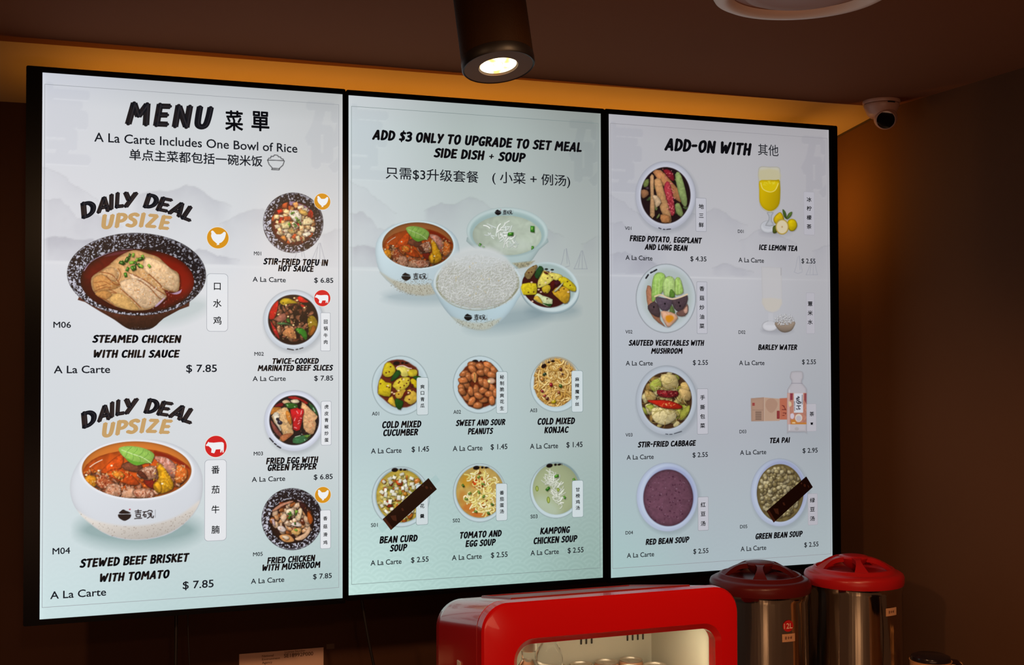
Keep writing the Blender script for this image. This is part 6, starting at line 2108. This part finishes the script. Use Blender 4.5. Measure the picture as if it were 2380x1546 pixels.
DN = [  # screen, text, baseline left, baseline right, cap height
    (0, 'STEAMED CHICKEN', 214, 797, 422, 796, 17), (0, 'WITH CHILI SAUCE', 217.5, 831.5, 418.6, 830.5, 17), (0, 'STIR-FRIED TOFU IN', 611.5, 615.8, 763, 616.5, 14),
    (0, 'HOT SAUCE', 646, 630.8, 730, 631.2, 13.3), (0, 'TWICE-COOKED', 633, 845.8, 741, 845.3, 12.5), (0, 'MARINATED BEEF SLICES', 598.4, 862, 774.4, 861.3, 12.8),
    (0, 'FRIED EGG WITH', 618, 1078.2, 740, 1076, 14), (0, 'GREEN PEPPER', 621.8, 1094, 736, 1091.3, 14), (0, 'FRIED CHICKEN', 620.5, 1310, 733, 1304.3, 14),
    (0, 'WITH MUSHROOM', 609.7, 1326, 744.5, 1320.3, 14), (0, 'STEWED BEEF BRISKET', 184.7, 1319.5, 441, 1304.5, 19), (0, 'WITH TOMATO', 232, 1353, 394.4, 1343, 18.5),
    (1, 'COLD MIXED', 888, 994.8, 979.3, 993.2, 15), (1, 'CUCUMBER', 890.4, 1013.6, 972, 1011.5, 14.5), (1, 'SWEET AND SOUR', 1058.8, 990, 1174.5, 988, 13.5),
    (1, 'PEANUTS', 1087, 1009.5, 1146.5, 1008.4, 13.5), (1, 'COLD MIXED', 1249, 987.4, 1336.3, 985, 14.5), (1, 'KONJAC', 1264.5, 1006.8, 1322, 1005.5, 14),
    (1, 'BEAN CURD', 881.5, 1262.5, 970.7, 1258.5, 15), (1, 'SOUP', 905.5, 1282, 946.7, 1279.5, 15), (1, 'TOMATO AND', 1068.5, 1251.3, 1166, 1247, 14.5),
    (1, 'EGG SOUP', 1081.3, 1271, 1152.3, 1267.6, 14.5), (1, 'KAMPONG', 1254.8, 1241.5, 1325, 1238.5, 14.5), (1, 'CHICKEN SOUP', 1239.7, 1264.5, 1342, 1259, 14.5),
    (2, 'FRIED POTATO, EGGPLANT', 1463, 561.7, 1631.5, 564.8, 12.8), (2, 'AND LONG BEAN', 1497.4, 580.5, 1598.3, 583, 12.8), (2, 'ICE LEMON TEA', 1763.4, 581.3, 1852.5, 583.2, 12),
    (2, 'SAUTEED VEGETABLES WITH', 1460.4, 803.4, 1636.6, 803.4, 12.5), (2, 'MUSHROOM', 1512.4, 822, 1586, 822, 12.3), (2, 'BARLEY WATER', 1761.4, 813.8, 1852.7, 813, 12),
    (2, 'STIR-FRIED CABBAGE', 1481.6, 1039.3, 1617.7, 1036.5, 12.5), (2, 'TEA PAI', 1788.8, 1029.8, 1836, 1029, 12), (2, 'RED BEAN SOUP', 1500, 1265.3, 1602, 1261.7, 13),
    (2, 'GREEN BEAN SOUP', 1755.4, 1252.3, 1865.4, 1248, 12.7)]
for k, s_, a, b_, c, d, h in DN:
    bt(k, s_, a, b_, c, d, h)
ALC = [(0, 125, 868, 256, 866.5, 17.5), (0, 116.6, 1392.5, 246.7, 1384, 17.5), (0, 587, 655.7, 664, 655.2, 11.3), (0, 587, 886, 664, 885, 11.3), (0, 585, 1120, 662.7, 1118, 11.5),
       (0, 583, 1356.7, 660.5, 1352.6, 11.8), (1, 862, 1054, 933, 1052.7, 12), (1, 1052, 1048.4, 1121, 1046.8, 12), (1, 1231.5, 1043.3, 1296.7, 1041.8, 12), (1, 861, 1314, 933, 1311, 12),
       (1, 1050, 1301.8, 1119.4, 1299, 12), (1, 1232.7, 1290.5, 1298.6, 1288, 11.8), (2, 1453.4, 604.6, 1516, 605, 10.8), (2, 1716, 609.7, 1775, 610.6, 10.8), (2, 1454, 849.8, 1516.8, 849.2, 10.8),
       (2, 1717.4, 849, 1776.4, 848.4, 10.8), (2, 1456, 1068.3, 1519, 1067, 10.8), (2, 1719.5, 1057, 1780.4, 1056, 10.8), (2, 1456.6, 1296, 1519.9, 1293.8, 11), (2, 1721, 1281, 1780.4, 1278.3, 11)]
for k, a, b_, c, d, h in ALC:
    ct(k, 'A La Carte', a, b_, c, d, h)
PRC = [(0, '7.85', 432.5, 865, 504, 864.3, 17.3), (0, '7.85', 424.5, 1368.8, 496.5, 1365, 17.8), (0, '6.85', 730, 657.2, 774.4, 657.2, 11.5), (0, '7.85', 730, 884.6, 774.2, 884.4, 11.5),
       (0, '6.85', 729, 1114.9, 773, 1113, 11.8), (0, '7.85', 727.3, 1346, 771, 1343.4, 11.8), (1, '1.45', 956.4, 1050.7, 997, 1049, 12.4), (1, '1.45', 1140, 1045, 1179, 1043.7, 12.4),
       (1, '1.45', 1316, 1039.8, 1353.7, 1039, 12.4), (1, '2.55', 955, 1307.6, 996, 1305.4, 12.4), (1, '2.55', 1140.7, 1296, 1179.5, 1294.4, 12.2), (1, '2.55', 1319, 1285.3, 1356, 1283.8, 12.2),
       (2, '4.35', 1604, 607.2, 1641.6, 607.4, 11.3), (2, '2.55', 1862.3, 612, 1894.7, 612.2, 11), (2, '2.55', 1610, 848.4, 1645, 848, 11.3), (2, '2.55', 1863.6, 846.6, 1896, 846.2, 11),
       (2, '2.55', 1609.2, 1063, 1644.8, 1062, 11.3), (2, '2.95', 1864.9, 1052.8, 1900, 1051.7, 11), (2, '2.55', 1610.9, 1287, 1646.2, 1285.3, 11.3), (2, '2.55', 1868.7, 1271.5, 1902, 1270, 11)]
for k, s_, a, b_, c, d, h in PRC:
    ct(k, '$ ' + s_, a, b_, c, d, h, 'price', off=.014)
COD = [(0, 'M06', 124, 761.8, 165, 761.8, 14), (0, 'M04', 122, 1288.3, 163, 1287, 14.8), (0, 'M01', 590, 593.6, 607, 593.6, 8.8), (0, 'M02', 591, 827, 613, 827, 8.8), (0, 'M03', 589.5, 1058.8, 611, 1058.5, 8.8),
       (0, 'M05', 588, 1292.8, 610.6, 1292, 9), (1, 'A01', 864, 966, 880.7, 965.7, 8.8), (1, 'A02', 1053.4, 962, 1071, 961.8, 8.8), (1, 'A03', 1231.5, 958.4, 1248, 958, 8.8), (1, 'S01', 862, 1225, 877.6, 1224.4, 8.8),
       (1, 'S02', 1052, 1214.3, 1069, 1213.8, 8.8), (1, 'S03', 1232.7, 1205, 1249, 1204.5, 8.8), (2, 'V01', 1452, 534.4, 1467, 534.5, 7.8), (2, 'D01', 1714.3, 541.6, 1728, 541.8, 7.8),
       (2, 'V02', 1453, 775.2, 1469.5, 775.2, 8), (2, 'D02', 1716, 776, 1732, 776, 8), (2, 'V03', 1453.3, 1015, 1469.6, 1014.7, 8), (2, 'D03', 1718.2, 1007.2, 1734, 1007, 8), (2, 'D04', 1453.3, 1242.3, 1470.7, 1241.8, 8),
       (2, 'D05', 1719.5, 1228.2, 1736.4, 1227.6, 8)]
for k, s_, a, b_, c, d, h in COD:
    ct(k, s_, a, b_, c, d, h, 'item_code', off=.012)

# name plates: rounded strips with vertical characters
PL = [(0, 480, 635.5, 530, 771, 9, '口水鸡', 505, [666, 705, 745], 20.5), (0, 475, 1069, 526.5, 1256, 9, '番茄牛腩', 500.7, [1092, 1138, 1184, 1231], 20), (0, 744.7, 726.6, 768, 816.3, 3, '回锅牛肉', 756.8, [748, 763.7, 779.7, 795], 10.2),
      (0, 745.8, 932.5, 770.2, 1035, 4, '虎皮青椒炒蛋', 758.6, [945.5, 961.3, 976.6, 992, 1007.3, 1023], 10), (0, 744, 1185.8, 768.6, 1275, 4, '香菇滑鸡', 755.8, [1205, 1223.8, 1242.6, 1261], 10.2),
      (1, 968, 877, 995.6, 965, 5, '爽口青瓜', 981.6, [899, 913.7, 928.3, 943], 10.2), (1, 1153, 863.5, 1179.6, 961.3, 5, '秘制脆爽花生', 1166.3, [876.4, 891, 905, 919.4, 933.6, 949], 10.2),
      (1, 1328, 861.5, 1354.5, 958, 5, '麻辣魔芋丝', 1341, [881.8, 896, 910.4, 924.8, 939], 10), (1, 966.5, 1126, 995, 1219.6, 5, '花羹', 981, [1176, 1199.5], 10.4),
      (1, 1152.3, 1124, 1179, 1210, 5, '番茄蛋汤', 1166, [1145.4, 1160, 1174.6, 1189], 10.2), (1, 1329.2, 1117, 1355.6, 1202, 5, '甘榜鸡汤', 1342.5, [1138, 1152.5, 1166.7, 1180.7], 10.2),
      (2, 1616.6, 459.6, 1641.5, 539, 3, '地三鲜', 1629.4, [480, 501.4, 523], 12), (2, 1867.6, 445.3, 1892.8, 547, 3, '冰柠檬茶', 1880, [464, 484.6, 505.8, 526.8], 11.5),
      (2, 1619, 654.4, 1643.6, 776, 3, '香菇炒油菜', 1630.9, [671, 693, 714.6, 736.4, 757.9], 11.8), (2, 1873.2, 680.3, 1893.4, 776, 3, '薏米水', 1882.5, [706, 727.6, 748.8], 11.8),
      (2, 1619.8, 903.4, 1645.4, 1009.3, 3, '手撕包菜', 1632.5, [924, 946.3, 968, 989.5], 11.8), (2, 1874.5, 938.6, 1897, 1002.7, 3, '茶π', 1886.3, [962.4, 985], 11),
      (2, 1621.7, 1155.3, 1646.6, 1232.6, 3, '红豆汤', 1633.7, [1172.9, 1194.6, 1217], 12), (2, 1877.2, 1147.8, 1900, 1219.9, 3, '绿豆汤', 1887.7, [1162.8, 1183.8, 1205.5], 11.8)]
PCOL = [(226, 229, 233), (204, 215, 218), (188, 188, 197)]
ECOL = [(158, 163, 172), (126, 146, 148), (140, 142, 150)]
for k, x0, y0, x1, y1, r, s_, cx_, cys, sz in PL:
    (X0, Z1), (X1, Z0) = photo_to_plane(x0, y0), photo_to_plane(x1, y1)
    X1 = photo_to_plane(x1, (y0 + y1) / 2)[0]
    X0 = photo_to_plane(x0, (y0 + y1) / 2)[0]
    pl = SCREENS[k].location
    R_ = r / 1000
    loops = [rrect(X0, Z0, X1, Z1, R_, 5), rrect(X0 + .0009, Z0 + .0009, X1 - .0009, Z1 - .0009, R_ - .0006, 5), rrect(X0 + .0011, Z0 + .0011, X1 - .0011, Z1 - .0011, R_ - .0007, 5)]
    n = len(loops[0])
    V = [(x - pl.x, -.0008, z - pl.z) for lp in loops for x, z in lp] + [((X0 + X1) / 2 - pl.x, -.0008, (Z0 + Z1) / 2 - pl.z)]
    Q = [(j + a * n, (j + 1) % n + a * n, (j + 1) % n + (a + 1) * n, j + (a + 1) * n) for a in (0, 1) for j in range(n)]
    Q += [(2 * n + j, 2 * n + (j + 1) % n, 2 * n + (j + 2) % n, 3 * n) for j in range(0, n, 2)]
    cc = [np.array(ECOL[k]) / 255.] * n * 2 + [np.array(PCOL[k]) / 255.] * (n + 1)
    if k == 2 and cx_ > 1860:
        cc = [np.array((160, 158, 166)) / 255.] * n * 2 + [np.array((178, 176, 184)) / 255.] * (n + 1)
    plate_o = flat_mesh('name_plate', np.array(V), np.array(Q), np.array(cc), SCREENS[k])
    VV_, FF_ = [], []
    mppx = (X1 - X0) / (x1 - x0)
    for ch, cy2 in zip(s_, cys):
        V2, Fc = glyphs(ch, .012 if sz > 15 else .022)
        V2 = V2 - (V2.min(0) + V2.max(0)) / 2
        X, Z = photo_to_plane(cx_, cy2)
        hz = photo_to_plane(cx_, cy2 - sz)[1] - Z
        s1 = 1 / .90 * (.9 if ch != 'π' else .8)
        b0 = sum(len(v) for v in VV_)
        VV_.append(np.stack([X + V2[:, 0] * sz * mppx * s1, Z + V2[:, 1] * hz * s1], 1))
        FF_ += [tuple(i + b0 for i in f) for f in Fc]
    A = np.concatenate(VV_)
    me = bpy.data.meshes.new('lettering')
    me.from_pydata([(float(a) - pl.x, YT, float(b_) - pl.z) for a, b_ in A], [], FF_)
    link_mesh('lettering', me, BLACK, plate_o)

# chicken and beef badges
CHK = [(-87, -92), (-74, -98), (-60, -92), (-44, -66), (-22, -50), (10, -46), (40, -52), (62, -66), (80, -84), (96, -84), (108, -70), (104, -30), (92, 6), (74, 36), (48, 62), (22, 74), (14, 84), (22, 94), (4, 98), (-20, 100),
       (-8, 86), (-14, 76), (-40, 58), (-66, 34), (-84, 2), (-92, -30), (-84, -60), (-94, -76)]
COW = [(-137, -22), (-120, -40), (-102, -68), (-92, -58), (-72, -56), (-30, -52), (40, -58), (86, -58), (106, -44), (110, -10), (106, 84), (92, 90), (86, 46), (72, 86), (60, 84), (62, 40), (0, 42), (-20, 46),
       (-20, 92), (-36, 92), (-40, 52), (-52, 86), (-64, 84), (-58, 32), (-82, 8), (-100, -8), (-130, -10)]
for kind, cx_, cy_, r in (('chicken', 506.2, 553, 25), ('chicken', 749, 468.7, 18.6), ('chicken', 750.3, 1150.6, 18.3), ('beef', 749, 693.2, 18.6), ('beef', 501.6, 1037.8, 25)):
    X, Z = photo_to_plane(cx_, cy_)
    sc = (photo_to_plane(cx_ + r, cy_)[0] - X)
    bm = bmesh.new()
    pl = SCREENS[0].location

    def disc_bm(r_, y):
        bm = bmesh.new()
        bm.faces.new([bm.verts.new((X + r_ * math.cos(a) - pl.x, y, Z + r_ * math.sin(a) - pl.z)) for a in [2 * math.pi * j / 56 for j in range(56)]])
        return bm
    bm.free()
    rim = ob(kind + '_badge', disc_bm(sc * 1.05, -.0007), ink('ink_badge_rim', (232, 226, 214)), SCREENS[0])
    col_ = ink('ink_orange', (214, 146, 28)) if kind == 'chicken' else ink('ink_red', (206, 26, 30))
    ob('badge_disc', disc_bm(sc, -.0009), col_, rim)
    P2 = smooth(CHK if kind == 'chicken' else COW, 3) if kind == 'chicken' else COW
    bm = bmesh.new()
    f = bm.faces.new([bm.verts.new((X + p[0] / 147 * sc - pl.x, YT, Z - p[1] / 147 * sc - pl.z)) for p in P2])
    bmesh.ops.triangulate(bm, faces=[f])
    ob('silhouette', bm, ink('ink_white', (236, 238, 240)), rim)

# thin frame line printed round each screen
BL = [((104.5, 194.3), (788.5, 244), (96.5, 1416), (787.5, 1363.5)), ((818.4, 247.3), (1390.8, 286), (814.8, 1360), (1394.9, 1320)), ((1418.7, 289.3), (1921.8, 318.6), (1423, 1319.7), (1932, 1290.3))]
for k, cs in enumerate(BL):
    pp_ = [photo_to_plane(*c) for c in cs]
    X0, X1 = (pp_[0][0] + pp_[2][0]) / 2, (pp_[1][0] + pp_[3][0]) / 2
    Z1, Z0 = (pp_[0][1] + pp_[1][1]) / 2, (pp_[2][1] + pp_[3][1]) / 2
    pl = SCREENS[k].location
    w_ = .0010
    bm = bmesh.new()
    for a, b_, c, d in ((X0, X1, Z1 - w_, Z1), (X0, X1, Z0, Z0 + w_), (X0, X0 + w_, Z0 + w_, Z1 - w_), (X1 - w_, X1, Z0 + w_, Z1 - w_)):
        bm.faces.new([bm.verts.new((x - pl.x, -.0002, z - pl.z)) for x, z in ((a, c), (b_, c), (b_, d), (a, d))])
    o = ob('border_line', bm, ink('ink_border_%s' % 'abc'[k], [(150, 154, 160), (122, 136, 136), (142, 140, 146)][k]), SCREENS[k])
    o['kind'] = 'stuff'

# dark wrapper strips taped across two sold-out dishes
wrap_m = mat('wrapper_dark_brown', (0.012, 0.0032, 0.0028), 0.38)
wmark = mat('wrapper_print', (0.075, 0.028, 0.022), 0.5)
tape_m = mat('clear_tape', (0.9, 0.95, 0.95), 0.15, trans=1.0, ior=1.08)
for k, (cor, lb) in enumerate(((K(860, 1070, 8.588)([(245, 1175), (1160, 355), (1325, 575), (410, 1390)]), 'dark brown wrapper strip taped slantwise over the bean curd soup picture'),
                               (K(1390, 980, 3.681)([(1437, 765), (1775, 470), (1830, 560), (1497, 862)]), 'dark brown wrapper strip stuck slantwise over the green bean soup picture'))):
    pts = [photo_to_plane(*c) for c in cor]
    c0 = np.mean(pts, 0)
    t = thing('wrapper_strip', (c0[0], -.0035, c0[1]), lb, 'strip', 'wrapper strips hiding sold-out dishes')
    L_ = [Vector((p[0] - c0[0], 0, p[1] - c0[1])) for p in pts]
    bm = bmesh.new()
    fr = [bm.verts.new(p + Vector((0, -.0006, 0))) for p in L_]
    bk = [bm.verts.new(p + Vector((0, .0016, 0))) for p in L_]
    bm.faces.new(fr)
    bm.faces.new(bk)
    for j in range(4):
        bm.faces.new((fr[j], fr[(j + 1) % 4], bk[(j + 1) % 4], bk[j]))
    ob('strip_body', bm, wrap_m, t)
    u = (L_[1] - L_[0])
    v = (L_[3] - L_[0])

    def at(a, b_, y=-.0009):
        p = L_[0] + u * a + v * b_
        return (p.x, y, p.z)

    def shape_(name, pts_, m):
        bm = bmesh.new()
        bm.faces.new([bm.verts.new(at(*p)) for p in pts_])
        return ob(name, bm, m, t)
    shape_('end_band', [(.0, .02), (.045, .02), (.045, .98), (0, .98)], wmark)
    shape_('printed_mark', [(.13, .18), (.21, .42), (.16, .80), (.12, .55)], wmark)
    shape_('printed_mark', [(.34, .30), (.37, .36), (.36, .58), (.33, .50)], wmark)
    shape_('printed_mark', [(.88 + .022 * math.cos(a), .42 + .12 * math.sin(a)) for a in [j * math.pi / 8 for j in range(16)]], wmark)
    shape_('printed_mark', [(.93, .55), (.945, .60), (.935, .78), (.92, .72)], wmark)
    shape_('printed_mark', [(.83, .10), (.86, .08), (.865, .16), (.84, .20)], wmark)
    if k == 0:
        for a0, a1 in ((1.0, 1.13), (-.14, 0.0)):
            bm = bmesh.new()
            q = [at(a0, .16, .0003), at(a1, .16, .0003), at(a1, .72, .0003), at(a0, .72, .0003)]
            q2 = [(p[0], .0001, p[2]) for p in q]
            a_ = [bm.verts.new(p) for p in q]
            b2 = [bm.verts.new(p) for p in q2]
            bm.faces.new(a_)
            bm.faces.new(b2)
            for j in range(4):
                bm.faces.new((a_[j], a_[(j + 1) % 4], b2[(j + 1) % 4], b2[j]))
            ob('tape', bm, tape_m, t)

# lettering on the urns and on the licence sheet
for t, s_, a, z, h, r, c in URN_FONT:
    V2, Fc = glyphs(s_, .01)
    V2 = V2 - ((V2[:, 0].min() + V2[:, 0].max()) / 2, V2[:, 1].min())
    sc = h / V2[:, 1].max() * .68 if s_ == '12L' else h / V2[:, 1].max()
    me = bpy.data.meshes.new('lettering')
    me.from_pydata([((r + .0011) * math.sin(a + x * sc / r), -(r + .0011) * math.cos(a + x * sc / r), z + y * sc) for x, y in V2.tolist()], [], Fc)
    link_mesh('lettering', me, mat('urn_ink_%d' % int(c[0] * 100), c, .5), t)
lic_ink = mat('licence_ink', (0.16, 0.045, 0.03), 0.6)


def lic_text(s_, p0, p1, h):
    V2, Fc = glyphs(s_, .008)
    (xa_, za_), (xb_, zb_) = photo_to_plane(*p0, .397), photo_to_plane(*p1, .397)
    ca, sa = math.cos(ang), math.sin(ang)

    def loc(x, z):
        dx, dz = x - lic.location.x, z - lic.location.z
        return dx * ca + dz * sa, -dx * sa + dz * ca
    A, B = loc(xa_, za_), loc(xb_, zb_)
    lo, hi = V2[:, 0].min(), V2[:, 0].max()
    sx = (B[0] - A[0]) / (hi - lo)
    sz = h / 870 / CAP
    me = bpy.data.meshes.new('lettering')
    me.from_pydata([(A[0] + (x - lo) * sx, -.0015, A[1] + y * sz) for x, y in V2.tolist()], [], Fc)
    link_mesh('lettering', me, lic_ink, lic)


lic_text('National', (609, 1528), (636, 1526), 5)
lic_text('Environment', (609, 1535.5), (651, 1532), 5)
lic_text('Agency', (609, 1543.5), (633, 1541.5), 5)
lic_text('Licence Number', (662, 1518), (710, 1514), 4)
lic_text('SE18992P000', (660, 1529), (728, 1523.5), 8.5)
